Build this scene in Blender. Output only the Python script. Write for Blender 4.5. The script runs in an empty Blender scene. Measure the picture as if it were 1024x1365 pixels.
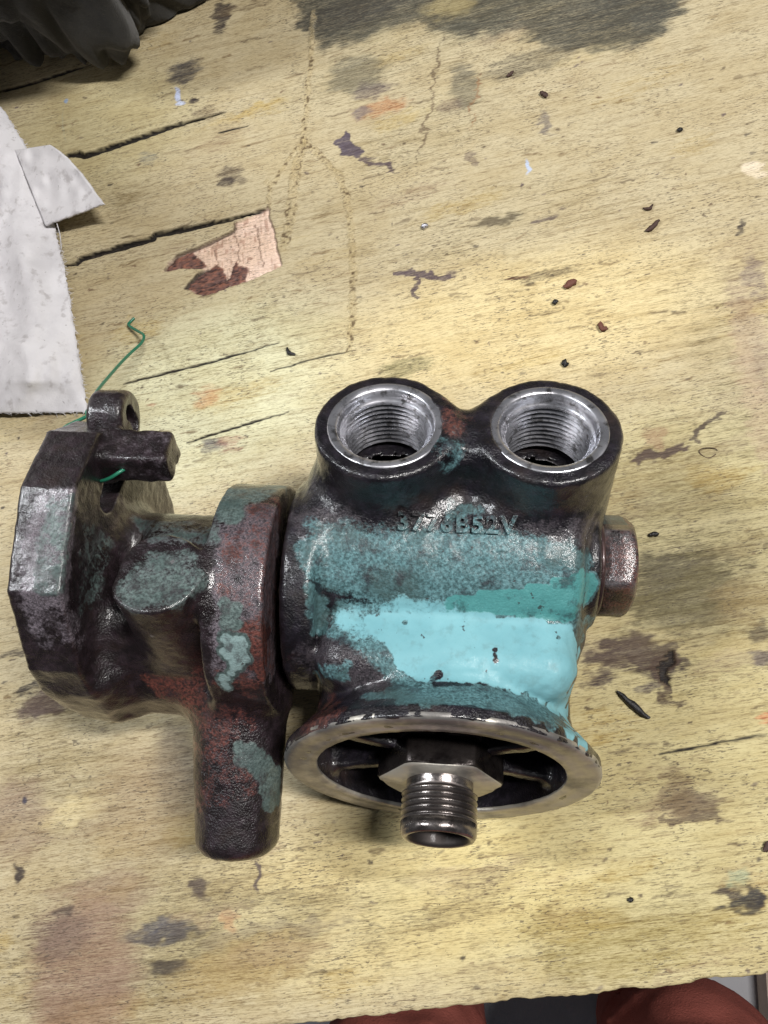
import bpy, bmesh, math, random
import numpy as np
from mathutils import Matrix, Vector
S = bpy.context.scene
C = S.collection
random.seed(7)
RNG = np.random.default_rng(11)
V = lambda *a: np.array(a, float)
HS = 0.57          # casting surface step, mm
TG = 0.52          # bench-top surface step, mm

# ---------------------------------------------------------------- camera
F = 1050.0                                   # focal length in photo pixels (1024 x 1365)
unit = lambda v: np.array(v, float) / np.linalg.norm(v)
NZ = unit([-.16, .26, .95])                  # bench normal seen from the camera
NY = unit(V(0, 1, 0) - V(0, 1, 0).dot(NZ) * NZ)
NX = np.cross(NY, NZ)
W = np.stack([NX, NY, NZ])                   # camera axes -> world axes
C0 = V(0, 0, -312.7)                         # mm, bench point in the middle of the view
cam = bpy.data.cameras.new("camera")
cam.sensor_fit = 'VERTICAL'; cam.sensor_height = 36; cam.lens = 36 * F / 1365
cam.clip_start = .01; cam.clip_end = 60
camo = bpy.data.objects.new("camera", cam); C.objects.link(camo); S.camera = camo
m4 = Matrix([list(r) + [0] for r in W] + [[0, 0, 0, 1]])
m4.translation = Vector(W @ (-C0) * .001)
camo.matrix_world = m4
CAMW = W @ (-C0) * .001

# ---------------------------------------------------------------- light
wd = bpy.data.worlds.new("World"); S.world = wd; wd.use_nodes = True
wb = wd.node_tree.nodes['Background']; wb.inputs[0].default_value = (.80, .86, 1, 1); wb.inputs[1].default_value = .05
def lamp(name, loc, tgt, sx, sy, watts, col):
    l = bpy.data.lights.new(name, 'AREA'); l.shape = 'RECTANGLE'; l.size = sx; l.size_y = sy
    l.energy = watts; l.color = col
    o = bpy.data.objects.new(name, l); C.objects.link(o); o.location = loc
    o.rotation_euler = (Vector(tgt) - Vector(loc)).to_track_quat('-Z', 'Y').to_euler()
    o['kind'] = 'helper'
lamp("ceiling_lamp", (.58, .06, 1.15), (0, .05, 0), .07, .40, 19, (1, .97, .94))
lamp("ceiling_lamp", (-.76, .10, 1.06), (0, .05, 0), .07, .40, 12, (.94, .97, 1))
S.view_settings.view_transform = 'Standard'; S.view_settings.look = 'None'
S.view_settings.exposure = 0; S.view_settings.gamma = 1

# ---------------------------------------------------------------- helpers
def tag(o, label=None, cat=None, group=None, kind=None):
    for k, v in (('label', label), ('category', cat), ('group', group), ('kind', kind)):
        if v: o[k] = v
    return o
def empty(name, loc=(0, 0, 0)):
    o = bpy.data.objects.new(name, None); C.objects.link(o); o.location = loc; o.empty_display_size = .02
    return o
def ray(px, py):
    d = W @ unit([(px - 512) / F, -(py - 682.5) / F, -1]); return d
def T(px, py, h=0.0):
    """point at height h (mm) over the bench that lies on the line of sight of a photo pixel, world metres"""
    d = ray(px, py); t = (h * .001 - CAMW[2]) / d[2]; return CAMW + d * t
def np_mesh(name, verts, quads, smooth=True, tris=None):
    me = bpy.data.meshes.new(name)
    verts = np.asarray(verts, np.float32)
    q = np.asarray(quads, np.int32).reshape(-1, 4)
    t = np.zeros((0, 3), np.int32) if tris is None else np.asarray(tris, np.int32).reshape(-1, 3)
    me.vertices.add(len(verts)); me.vertices.foreach_set('co', verts.ravel())
    me.loops.add(q.size + t.size)
    me.loops.foreach_set('vertex_index', np.concatenate([q.ravel(), t.ravel()]))
    me.polygons.add(len(q) + len(t))
    st = np.concatenate([np.arange(len(q)) * 4, q.size + np.arange(len(t)) * 3]).astype(np.int32)
    me.polygons.foreach_set('loop_start', st)
    if smooth: me.polygons.foreach_set('use_smooth', np.ones(len(q) + len(t), bool))
    me.update(calc_edges=True)
    return me
def link(name, me, mat=None, parent=None):
    o = bpy.data.objects.new(name, me); C.objects.link(o)
    if mat: me.materials.append(mat)
    if parent: o.parent = parent
    return o
def attr(me, name, arr):
    a = me.attributes.new(name, 'FLOAT_COLOR', 'POINT')
    arr = np.asarray(arr, np.float32)
    if arr.shape[1] == 3: arr = np.concatenate([arr, np.ones((len(arr), 1), np.float32)], 1)
    a.data.foreach_set('color', np.ascontiguousarray(arr).ravel())
def smooth01(x): x = np.clip(x, 0, 1); return x * x * (3 - 2 * x)
LAT3 = RNG.random((32, 32, 32)).astype(np.float32)
def n3(p, s):
    p = np.asarray(p, np.float32) / s + 1000.0
    i = np.floor(p).astype(np.int32); f = p - i; f = f * f * (3 - 2 * f); r = 0
    for dx in (0, 1):
        for dy in (0, 1):
            for dz in (0, 1):
                w = (f[:, 0] if dx else 1 - f[:, 0]) * (f[:, 1] if dy else 1 - f[:, 1]) * (f[:, 2] if dz else 1 - f[:, 2])
                r = r + w * LAT3[(i[:, 0] + dx) % 32, (i[:, 1] + dy) % 32, (i[:, 2] + dz) % 32]
    return r
LAT2 = RNG.random((256, 256)).astype(np.float32)
def n2(u, v, su, sv, o=0):
    a = u / su + 1000.3 + o * 17.7; b = v / sv + 1000.7 + o * 31.1
    i = np.floor(a).astype(np.int32); j = np.floor(b).astype(np.int32); f = a - i; g = b - j
    f = f * f * (3 - 2 * f); g = g * g * (3 - 2 * g)
    L = lambda x, y: LAT2[x % 256, y % 256]
    return (L(i, j) * (1 - f) + L(i + 1, j) * f) * (1 - g) + (L(i, j + 1) * (1 - f) + L(i + 1, j + 1) * f) * g
def srgb(r, g, b):
    f = lambda c: (c / 255 / 12.92) if c <= 10 else ((c / 255 + .055) / 1.055) ** 2.4
    return V(f(r), f(g), f(b))

BUND_R = V(.075, .055, .110); BUND_P = (-55, -262, 100)  # cloth bundle sized and placed to block the lamps over the corner
LEGS = ((-90, -185, -100, -230, -78), (130, -168, 150, -220, 112))   # knee x, y, foot x, y, hip x (mm from the bench edge)
# ---- node helper
class NT:
    def __init__(s, name):
        s.m = bpy.data.materials.new(name); s.m.use_nodes = True; s.t = s.m.node_tree
        s.b = s.t.nodes['Principled BSDF']; s.co = s.n('ShaderNodeTexCoord').outputs['Object']
    def n(s, ty, **kw):
        nd = s.t.nodes.new(ty)
        for k, v in kw.items(): setattr(nd, k, v)
        return nd
    def put(s, sock, v):
        if isinstance(v, bpy.types.NodeSocket): s.t.links.new(v, sock)
        elif isinstance(v, (tuple, list, np.ndarray)): sock.default_value = tuple(list(v)[:3]) + ((1,) if len(sock.default_value) == 4 else ())
        else: sock.default_value = v
    def noise(s, scale, detail=4, rough=.6, vec=None, col=False, dist=0):
        nd = s.n('ShaderNodeTexNoise'); s.put(nd.inputs['Vector'], vec or s.co)
        nd.inputs['Scale'].default_value = scale; nd.inputs['Detail'].default_value = detail
        nd.inputs['Roughness'].default_value = rough; nd.inputs['Distortion'].default_value = dist
        return nd.outputs['Color' if col else 'Fac']
    def vor(s, scale, vec=None):
        nd = s.n('ShaderNodeTexVoronoi'); s.put(nd.inputs['Vector'], vec or s.co); nd.inputs['Scale'].default_value = scale
        return nd.outputs['Distance']
    def math(s, op, a, b=0.0, c=0.0):
        nd = s.n('ShaderNodeMath', operation=op); s.put(nd.inputs[0], a); s.put(nd.inputs[1], b); s.put(nd.inputs[2], c); return nd.outputs[0]
    def ramp(s, f, a, b, lo=0.0, hi=1.0):
        nd = s.n('ShaderNodeMapRange'); s.put(nd.inputs['Value'], f)
        for k, v in (('From Min', a), ('From Max', b), ('To Min', lo), ('To Max', hi)): nd.inputs[k].default_value = v
        nd.interpolation_type = 'SMOOTHSTEP'; return nd.outputs[0]
    def mix(s, f, a, b, mode='MIX'):
        nd = s.n('ShaderNodeMix', data_type='RGBA', blend_type=mode); s.put(nd.inputs['Factor'], f); s.put(nd.inputs[6], a); s.put(nd.inputs[7], b); return nd.outputs[2]
    def fmix(s, f, a, b):
        nd = s.n('ShaderNodeMix', data_type='FLOAT'); s.put(nd.inputs[0], f); s.put(nd.inputs[2], a); s.put(nd.inputs[3], b); return nd.outputs[0]
    def scale(s, v, rot=(0, 0, 0)):
        nd = s.n('ShaderNodeMapping'); s.put(nd.inputs['Vector'], s.co); nd.inputs['Scale'].default_value = v; nd.inputs['Rotation'].default_value = rot; return nd.outputs[0]
    def attr(s, name):
        nd = s.n('ShaderNodeAttribute'); nd.attribute_name = name; return nd
    def sep(s, col):
        nd = s.n('ShaderNodeSeparateColor'); s.put(nd.inputs[0], col); return nd.outputs
    def bump(s, h, dist, strength=1.0, prev=None):
        nd = s.n('ShaderNodeBump'); s.put(nd.inputs['Height'], h); nd.inputs['Distance'].default_value = dist; nd.inputs['Strength'].default_value = strength
        if prev: s.put(nd.inputs['Normal'], prev)
        return nd.outputs[0]
    def out(s, col=None, rough=None, metal=None, normal=None, spec=None, coat=None, coatr=None, sheen=None, coatn=None):
        for k, v in (('Base Color', col), ('Roughness', rough), ('Metallic', metal), ('Normal', normal), ('Specular IOR Level', spec),
                     ('Coat Weight', coat), ('Coat Roughness', coatr), ('Sheen Weight', sheen), ('Coat Normal', coatn)):
            if v is not None: s.put(s.b.inputs[k], v)
        return s.m

# ================================================================ BENCH TOP (grid along the grain)
p0 = T(700, 1333); p1 = T(1024, 1299); p2 = T(400, 1366)
EU = unit((p1 - p2)[:2]); EV = V(-EU[1], EU[0])
def UV(px, py):
    d = (T(px, py)[:2] - p0[:2]) * 1000; return V(d @ EU, d @ EV)
def to_world(u, v): return (p0[0] + (u * EU[0] + v * EV[0]) * .001, p0[1] + (u * EU[1] + v * EV[1]) * .001)
cor = np.array([UV(*q) for q in ((0, 0), (1024, 0), (0, 1365), (1024, 1365))])
u0, u1 = cor[:, 0].min() - 12, cor[:, 0].max() + 12; v1 = cor[:, 1].max() + 12
gu = np.concatenate([np.arange(u0 - 320, u0 - 1, 10), np.arange(u0, u1, TG), np.arange(u1 + 2, u1 + 320, 10)])
gv = np.concatenate([[0., .25], np.arange(.6, v1, TG), np.arange(v1 + 2, v1 + 260, 10)])
nu, nv = len(gu), len(gv)
GU, GV = np.meshgrid(gu, gv)                               # rows = v
GU = GU.astype(np.float32); GV = GV.astype(np.float32)
edge_w = (n2(GU, GV * 0, 9, 9, 3) - .5) * 1.1 + (n2(GU, GV * 0, 2, 9, 4) - .5) * .6
WU = (n2(GU, GV, 6, 2.5, 1) - .5) * 5 + (n2(GU, GV, 2, .9, 2) - .5) * 2.6
WV = (n2(GU, GV, 5, 3, 5) - .5) * 3 + (n2(GU, GV, 2, 1, 6) - .5) * 1.6
ST = n2(GU, GV, 7, .8, 7) * .5 + n2(GU, GV, 2.5, .7, 8) * .5  # streaky breakup
ST2 = n2(GU, GV, 22, 5, 9) * .5 + n2(GU, GV, 3, 1.4, 10) * .5
COL = np.empty(GU.shape + (3,), np.float32)
yel = srgb(188, 175, 142); COL[:] = yel
ZH = np.zeros(GU.shape, np.float32)
ROUGH = np.zeros(GU.shape, np.float32)
def window(pts, pad):
    a = np.array(pts); lo = a.min(0) - pad; hi = a.max(0) + pad
    i0, i1 = np.searchsorted(gv, lo[1]), np.searchsorted(gv, hi[1]); j0, j1 = np.searchsorted(gu, lo[0]), np.searchsorted(gu, hi[0])
    return slice(max(i0, 0), max(i1, 1)), slice(max(j0, 0), max(j1, 1))
def pdist(pts, u, v, closed):
    """distance to a polyline and (closed) inside sign"""
    d = np.full(u.shape, 1e9, np.float32); ins = np.zeros(u.shape, bool); tt = np.zeros(u.shape, np.float32)
    n = len(pts); seg = n if closed else n - 1; L = 0; best = d.copy()
    for k in range(seg):
        a = pts[k]; b = pts[(k + 1) % n]; e = b - a; l2 = e @ e + 1e-9
        t = np.clip(((u - a[0]) * e[0] + (v - a[1]) * e[1]) / l2, 0, 1)
        dd = np.hypot(u - a[0] - t * e[0], v - a[1] - t * e[1]); m = dd < d; d = np.where(m, dd, d); tt = np.where(m, (k + t) / seg, tt)
        if closed:
            c = ((a[1] > v) != (b[1] > v)) & (u < (b[0] - a[0]) * (v - a[1]) / (b[1] - a[1] + 1e-12) + a[0]); ins ^= c
    return (np.where(ins, -d, d) if closed else d), tt
SOIL_SHADE_C = np.zeros_like(COL); SOIL_SHADE_A = np.zeros(GU.shape, np.float32); LAYER = 'paint'
def apply(sl, m, col, alpha):
    m = np.clip(m * alpha, 0, 1)
    if LAYER == 'soil_and_shade':
        a = 1 - (1 - SOIL_SHADE_A[sl]) * (1 - m); w = (m / np.maximum(a, 1e-4))[..., None]
        SOIL_SHADE_C[sl] = SOIL_SHADE_C[sl] * (1 - w) + np.asarray(col, np.float32) * w; SOIL_SHADE_A[sl] = a; return
    SOIL_SHADE_A[sl] *= 1 - m if LAYER == 'bare' else 1
    m = m[..., None]; COL[sl] = COL[sl] * (1 - m) + np.asarray(col, np.float32) * m
def poly(px, col, alpha=1, soft=1.5, warp=1.0, streak=.6):
    pts = np.array([UV(*q) for q in px]); sl = window(pts, 8 + soft * 2)
    d, _ = pdist(pts, GU[sl] + WU[sl] * warp, GV[sl] + WV[sl] * warp, True)
    m = smooth01(.5 - d / (2 * soft)); m = smooth01((m - streak * ST[sl] * 1.1 * (1 - .35 * m)) / max(1 - streak * .9, .1) * 1.0) if streak else m
    apply(sl, m, col, alpha); return sl, m
def blob(px, py, rx, ry, col, alpha=1, ang=0, soft=.75, warp=1.0, streak=.3):
    """soft-edged patch, radii in photo pixels (about .3 mm each)"""
    c = UV(px, py); r = max(rx, ry) * .3; sl = window([c], r * 1.6 + 6)
    a = math.radians(ang); uu = GU[sl] + WU[sl] * warp - c[0]; vv = GV[sl] + WV[sl] * warp - c[1]
    x = (uu * math.cos(a) + vv * math.sin(a)) / (rx * .3); y = (-uu * math.sin(a) + vv * math.cos(a)) / (ry * .3)
    d = np.sqrt(x * x + y * y); m = smooth01((1 + soft - d) / (2 * soft))
    if streak: m = smooth01((m - streak * ST[sl]) / (1 - streak * .8))
    apply(sl, m, col, alpha); return sl, m
def line(px, w, col, alpha=1, depth=0, taper=True, warp=.25, soft=.35, streak=0):
    pts = np.array([UV(*q) for q in px]); sl = window(pts, 6 + w)
    d, t = pdist(pts, GU[sl] + WU[sl] * warp, GV[sl] + WV[sl] * warp, False)
    ww = w * .5 * (np.minimum(1, np.minimum(t * 6 + .15, (1 - t) * 3 + .12)) if taper else 1) * (.8 + .4 * ST2[sl])
    m = smooth01((ww + soft - d) / (2 * soft))
    if streak: m = smooth01((m - streak * ST[sl]) / (1 - streak * .8))
    apply(sl, m, col, alpha); ZH[sl] -= depth * m; return sl, m
grey = srgb(78, 76, 70); dk = srgb(58, 50, 50); purp = srgb(92, 78, 84); brn = srgb(96, 66, 50); olive = srgb(150, 140, 92)
# large tints of the old paint, one of them painted shade
blob(290, 520, 190, 130, srgb(214, 212, 176), .85, 0, .8, 1, .15)
blob(180, 620, 120, 80, srgb(210, 208, 176), .5, 0, .8, 1, .15)
blob(900, 1080, 330, 210, srgb(196, 184, 128), .6, 0, .7, 1, .1)
blob(930, 700, 200, 160, srgb(190, 180, 130), .6, 0, .8, 1, .1)
blob(500, 1200, 260, 90, srgb(226, 208, 146), .5, 0, .7, 1, .1)
blob(130, 170, 160, 120, srgb(182, 172, 130), .6, 0, .8, 1, .1)  # olive shade of the upper left zone, painted into the pigment
blob(700, 430, 260, 100, srgb(232, 212, 156), .6, 0, .8, 1, .1)
LAYER = 'soil_and_shade'
blob(150, 1180, 260, 220, srgb(176, 158, 122), .42, 0, .8, 1.4, .2)
for x, y, a_, c__, al in ((560, 60, 260, 60, .3), (900, 620, 110, 90, .35), (930, 800, 130, 110, .4), (180, 1250, 200, 90, .35), (420, 1240, 220, 50, .3), (640, 300, 200, 60, .22), (330, 470, 160, 70, .22), (980, 480, 60, 160, .3), (80, 1000, 90, 120, .3), (820, 1240, 160, 50, .3), (120, 300, 110, 120, .25), (560, 180, 140, 60, .28)):
    blob(x, y, a_, c__, srgb(128, 122, 92), al, 10, .9, 1.6, .2)
for k in range(170):                                       # faint dirty clouds everywhere
    x, y = RNG.uniform(-20, 1044), RNG.uniform(0, 1360)
    blob(x, y, RNG.uniform(20, 80), RNG.uniform(7, 24), [srgb(150, 134, 98), srgb(160, 140, 116), srgb(236, 220, 170), srgb(186, 160, 92)][k % 4], RNG.uniform(.15, .40), 8, .8, 1.4, .35)
# top grey stain
sl, m = poly([(375, -15), (395, 30), (425, 66), (470, 60), (520, 42), (556, 30), (600, 50), (655, 46), (690, 40), (720, 62), (775, 68), (850, 68), (885, 48), (930, -15)], srgb(80, 79, 70), .80, 9, 1.3, .2)
blob(700, 85, 70, 24, srgb(110, 104, 88), .55, 0, .8, 1.2, .5)
blob(840, 20, 90, 50, srgb(74, 73, 66), .5); blob(470, 15, 80, 30, srgb(70, 68, 64), .5); blob(600, 5, 40, 24, srgb(196, 180, 128), .4)
blob(295, 22, 17, 34, dk, .8, 80 - 90); blob(330, 8, 60, 9, srgb(120, 104, 80), .5)
blob(245, 96, 32, 24, srgb(84, 80, 78), .8); blob(256, 134, 14, 8, dk, .85); blob(275, 150, 24, 18, srgb(120, 106, 86), .55)
blob(237, 126, 5, 15, srgb(190, 200, 226), 1, 90 - 90, .4, .3, 0); blob(240, 138, 8, 4, srgb(190, 200, 226), .9, 0, .4, .3, 0)
blob(88, 135, 4, 5, srgb(150, 170, 200), .9, 0, .4, .3, 0); line([(84, 145), (83, 170), (88, 195)], .8, srgb(176, 176, 150), .7)
blob(197, 212, 20, 14, srgb(128, 132, 128), .45); blob(310, 235, 24, 22, srgb(104, 92, 78), .6); blob(300, 245, 14, 8, dk, .6)
blob(475, 100, 46, 36, srgb(132, 126, 106), .75); blob(498, 120, 32, 16, purp, .5); blob(505, 145, 46, 16, srgb(190, 128, 84), .45)
blob(480, 150, 18, 12, srgb(112, 116, 120), .6); blob(618, 115, 24, 44, srgb(124, 118, 100), .75, 0); blob(600, 140, 24, 14, srgb(110, 92, 84), .5)
poly([(440, 192), (462, 174), (470, 186), (484, 205), (478, 212), (455, 206)], srgb(92, 82, 92), .95, .8, .6, .15)
line([(480, 208), (508, 216), (530, 229)], 2.6, purp, .8, 0, True, 1, .8, .3); line([(592, 50), (580, 110), (566, 170), (552, 224)], 2.0, srgb(120, 104, 84), .7, 0, True, 1, .9, .35)
line([(640, 90), (630, 150), (632, 180)], 1.2, srgb(150, 110, 76), .6, 0, True, 1, .8, .3)
line([(522, 362), (560, 368), (612, 372)], 2.8, purp, .85, 0, True, 1.1, .8, .3); line([(554, 368), (552, 402)], 3.2, purp, .8, 0, True, .8, .8, .2); blob(600, 368, 16, 9, purp, .6)
blob(703, 222, 4, 13, srgb(186, 200, 226), .95, 0, .4, .4, 0); blob(727, 165, 12, 24, srgb(128, 120, 112), .7); blob(630, 212, 7, 14, srgb(130, 116, 100), .7)
blob(660, 295, 34, 8, srgb(108, 98, 78), .85); blob(725, 292, 22, 5, purp, .6); blob(730, 366, 50, 10, srgb(106, 94, 72), .65); blob(690, 372, 16, 4, brn, .8)
blob(1004, 225, 18, 14, srgb(226, 214, 190), .8); blob(1005, 370, 14, 40, srgb(128, 112, 108), .55); blob(988, 300, 7, 12, dk, .75); blob(1000, 450, 22, 90, srgb(164, 144, 128), .5)
blob(1015, 560, 16, 130, srgb(188, 168, 138), .5)
blob(540, 490, 42, 16, srgb(128, 124, 88), .6); blob(275, 530, 18, 16, srgb(204, 150, 110), .45); blob(283, 596, 20, 12, srgb(90, 86, 98), .6); blob(305, 592, 18, 14, srgb(180, 140, 120), .5)
blob(200, 540, 8, 6, srgb(200, 130, 110), .4)
# right of the pump
blob(915, 790, 75, 55, srgb(112, 104, 74), .85, 0, .8, 1.3, .45); blob(880, 760, 40, 24, srgb(96, 90, 70), .5); blob(890, 625, 70, 34, srgb(150, 136, 96), .6, 0, .8, 1.2, .4)  # first two patches mix stain with the painted shadow of the plug
line([(842, 613), (880, 606), (915, 596)], 3.4, srgb(78, 62, 56), .9, .15, True, 1, .7, .25); line([(925, 590), (936, 572), (975, 545)], 2.6, srgb(84, 72, 62), .8, 0, True, 1, .8, .35)
blob(875, 585, 14, 14, srgb(150, 118, 92), .5)
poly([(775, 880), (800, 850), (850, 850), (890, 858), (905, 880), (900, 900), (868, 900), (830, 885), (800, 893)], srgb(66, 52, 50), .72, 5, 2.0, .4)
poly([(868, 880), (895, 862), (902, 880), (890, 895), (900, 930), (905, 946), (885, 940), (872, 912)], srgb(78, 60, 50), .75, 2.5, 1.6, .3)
sl, m = line([(893, 866), (884, 892), (893, 918)], 3.2, srgb(26, 20, 18), .95, .9, True, .8)
blob(795, 907, 20, 10, srgb(80, 66, 60), .8); blob(830, 870, 40, 22, srgb(96, 80, 70), .6); blob(860, 915, 16, 9, srgb(110, 100, 92), .6)
blob(1014, 840, 14, 10, dk, .6); blob(1016, 875, 14, 8, srgb(88, 80, 88), .6); blob(1000, 800, 40, 30, srgb(164, 144, 100), .5); blob(1018, 960, 8, 8, srgb(200, 120, 80), .6)
blob(930, 1075, 30, 16, srgb(116, 100, 78), .8); line([(880, 1098), (930, 1090), (985, 1088)], 3.4, srgb(104, 90, 70), .75, 0, True, 1, .9, .4); blob(905, 1055, 18, 26, srgb(130, 112, 84), .7, 0)
blob(995, 1200, 27, 12, srgb(44, 42, 44), .95, 0, .4, 1.2, .25); blob(968, 1186, 9, 5, dk, .8); blob(985, 1170, 14, 8, srgb(150, 180, 156), .4)
blob(850, 1260, 120, 30, srgb(160, 142, 84), .5, 4); blob(760, 1230, 60, 20, srgb(176, 156, 96), .5)
# lower left
blob(236, 1020, 30, 60, srgb(118, 110, 98), .62, 0, .7, .6, .2); blob(190, 1070, 70, 70, srgb(158, 140, 110), .6, 0, .8, 1, .2)  # soft shadow of the bracket leg, painted on the bench to its left
blob(70, 930, 50, 20, srgb(96, 78, 74), .7, 20); blob(40, 915, 24, 8, dk, .7, 20); blob(55, 948, 34, 8, srgb(100, 84, 76), .7); blob(20, 870, 20, 5, dk, .6)
blob(110, 1300, 70, 90, srgb(140, 112, 96), .7, 0, .6, .8, .3); blob(80, 1250, 40, 26, srgb(110, 92, 84), .5); blob(20, 1090, 50, 50, srgb(150, 130, 112), .55); blob(24, 1165, 8, 14, dk, .85)

blob(220, 1246, 46, 9, srgb(80, 76, 78), .85); blob(212, 1232, 16, 8, srgb(84, 84, 92), .7); blob(225, 1290, 28, 7, dk, .75); blob(262, 1186, 9, 16, srgb(84, 72, 68), .8)
line([(345, 1152), (341, 1185)], 1.6, srgb(100, 88, 84), .9, 0, False, .4); line([(260, 1262), (340, 1240), (500, 1228)], 5, srgb(150, 138, 112), .55, 0, True, 1.2, 2, .35)
blob(150, 1190, 50, 30, srgb(150, 126, 106), .5); blob(330, 1290, 100, 30, srgb(170, 146, 98), .5, 8); blob(85, 1215, 12, 8, dk, .6); blob(33, 1068, 4, 5, srgb(50, 50, 70), .9, 0, .4, .3, 0)
blob(305, 1230, 8, 14, srgb(190, 140, 100), .4); blob(370, 1270, 60, 14, srgb(160, 140, 110), .45)
LAYER = 'paint'
# random small specks and scratches
for k in range(1100):
    x, y = RNG.uniform(-10, 1034), RNG.uniform(0, 1340)
    if RNG.random() < .5: blob(x, y, RNG.uniform(1.2, 4.5), RNG.uniform(1, 2.4), [dk, brn, purp, srgb(70, 54, 44)][k % 4], RNG.uniform(.4, .95), 0, .5, .5, .2)
    else:
        l = RNG.uniform(8, 40); line([(x, y), (x + l, y - l * (.27 - .16 * y / 1365) + RNG.uniform(-2, 2))], RNG.uniform(.4, 1.1), [srgb(96, 80, 58), srgb(120, 98, 66)][k % 2], RNG.uniform(.35, .8), .06, True, .6, .5, .3)
LAYER = 'bare'
# checks and open cracks along the grain
blk = srgb(24, 18, 12)
for pts, w, dp in (([(78, 209), (103, 204), (112, 207), (160, 192), (200, 178), (240, 165), (300, 149)], 2.5, 2.6),
                   ([(84, 354), (104, 350), (107, 345), (160, 329), (204, 317), (206, 313), (260, 302), (310, 291), (358, 277)], 2.4, 2.6),
                   ([(165, 511), (220, 498), (285, 482), (372, 456)], .75, .8), ([(-10, 124), (40, 112), (90, 96), (132, 82)], 1.3, 1.5),
                   ([(128, 34), (165, 22), (215, 2)], .7, .6), ([(250, 590), (300, 574), (384, 550)], .7, .6), ([(290, 178), (310, 173), (330, 168)], .5, .4),
                   ([(360, 495), (430, 475), (470, 468)], .4, .3), ([(700, 745), (820, 560)][:0] or [(880, 1005), (960, 990), (1024, 978)], .5, .3)):
    sl, m = line(pts, w * (1.3 if w > 1 else 1.0), blk, 0, dp, True, .16, .5); apply(sl, smooth01(m * 2.2), blk, 1.0)
    # lifted splintery lip beside the crack
    ZH[sl] += .25 * np.clip(ST2[sl] - .3, 0, 1) * (np.roll(m, 5, 0) > .3)
# crumbly track of old glue/paint: raised crumbs with dirt in between
tan = srgb(184, 166, 122)
for pts, w in (([(418, 15), (415, 70), (410, 120), (407, 165), (404, 195)], 2.6), ([(404, 190), (396, 225), (390, 255), (386, 300), (378, 330)], 4.5), ([(405, 190), (430, 208), (450, 232), (461, 258), (468, 300), (471, 360), (470, 420), (464, 470)], 3.0),
               ([(356, 242), (360, 262), (357, 278)], 2), ([(396, 195), (370, 238), (360, 250)], 2)):
    P_ = np.array([UV(*q) for q in pts]); sl = window(P_, 6)
    d, t = pdist(P_, GU[sl] + WU[sl] * .35, GV[sl] + WV[sl] * .35, False)
    cr = n2(GU[sl], GV[sl], 1.5, .9, 21); m = smooth01((w * .5 + .5 - d) / 1.0)
    ZH[sl] += m * np.clip(cr - .38, 0, 1) * 2.2; apply(sl, m, tan, .35)
    apply(sl, m * smooth01((.40 - cr) / .2), srgb(88, 70, 48), .85)
# torn veneer patch: pale cross ply laid bare, rotten brown splinters at its lower left
sl, m = poly([(356, 277), (361, 295), (366, 318), (376, 353), (352, 363), (326, 376), (304, 383), (268, 395), (247, 384), (262, 366), (272, 357), (240, 357), (218, 361), (225, 348), (236, 339), (258, 332), (285, 318), (311, 307), (313, 295)], srgb(226, 200, 182), 1, .35, .28, 0)
uu, vv = GU[sl], GV[sl]
pl = (n2(vv, uu, 9, .8, 31) - .5); COL[sl] *= 1 + (m * pl * .28)[..., None]
apply(sl, m * smooth01((n2(uu, vv, 1.1, 3.2, 33) - .72) / .1), srgb(168, 130, 112), .6)
ZH[sl] -= m * (1.7 + pl * .3)
PATCH = (sl, m)
for q in ([(219, 361), (225, 349), (236, 340), (256, 334), (266, 345), (274, 354), (262, 358), (240, 357)], [(247, 384), (262, 367), (275, 358), (288, 350), (296, 356), (300, 364), (306, 372), (304, 383), (268, 395)], [(304, 383), (306, 364), (313, 345), (318, 352), (328, 354), (326, 375)]):
    s2, m2 = poly(q, srgb(104, 72, 66), .97, .4, .4, 0)
    r = n2(GU[s2], GV[s2], 1.6, .6, 35); ZH[s2] += m2 * (r * 1.0 - .1); apply(s2, m2 * smooth01((r - .55) / .2), srgb(150, 100, 82), .7); apply(s2, m2 * smooth01((.35 - r) / .1), srgb(50, 34, 34), .8)
for q in ([(284, 330), (289, 352)], [(313, 312), (318, 345)], [(340, 296), (349, 352)], [(358, 280), (375, 350)]):
    line(q, .55, srgb(110, 84, 70), .85, .3, False, .25)
line([(313, 296), (311, 307), (258, 332), (236, 339), (220, 358)], 1.0, srgb(60, 42, 30), .8, .5, False, .25); line([(247, 384), (262, 366), (276, 357)], 1.2, srgb(40, 28, 24), .9, .6, False, .25)
# grain relief
ZH += (n2(GU, GV, 14, .9, 41) - .5) * .10 + (n2(GU, GV, 60, 30, 42) - .5) * .5
pore = n2(GU, GV, 6, .7, 43); ZH -= smooth01((pore - .72) / .12) * .10
x_, y_ = to_world(GU, np.where(GV < 1, GV + edge_w, GV + edge_w * np.clip(1 - GV / 6, 0, 1)))
ZT = ZH * .001
rnd = np.clip(1 - GV / 1.0, 0, 1) ** 2 * .0006; ZT = ZT - rnd
VT = np.stack([x_, y_, ZT], -1)
sk = [VT[0].copy() for _ in range(7)]                      # the sawn front edge, ply by ply
for k, r in enumerate(sk):
    r[:, 2] = -.0006 - .0175 * (k + 1) / 7
    rr = (n2(gu.astype(np.float32), gu.astype(np.float32) * 0 + k * 3, 5, 1, 50) - .5) * .8 + (k % 2) * .25
    r[:, 0] += EV[0] * rr * .001; r[:, 1] += EV[1] * rr * .001
VT = np.concatenate([np.stack(sk[::-1]), VT], 0)
CT = np.concatenate([np.stack([np.full((nu, 3), (.30, .21, .11) if k % 2 else (.20, .13, .07)) for k in range(7)]), COL], 0)
R_ = nv + 7
idx = np.arange(R_ * nu).reshape(R_, nu)
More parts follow.
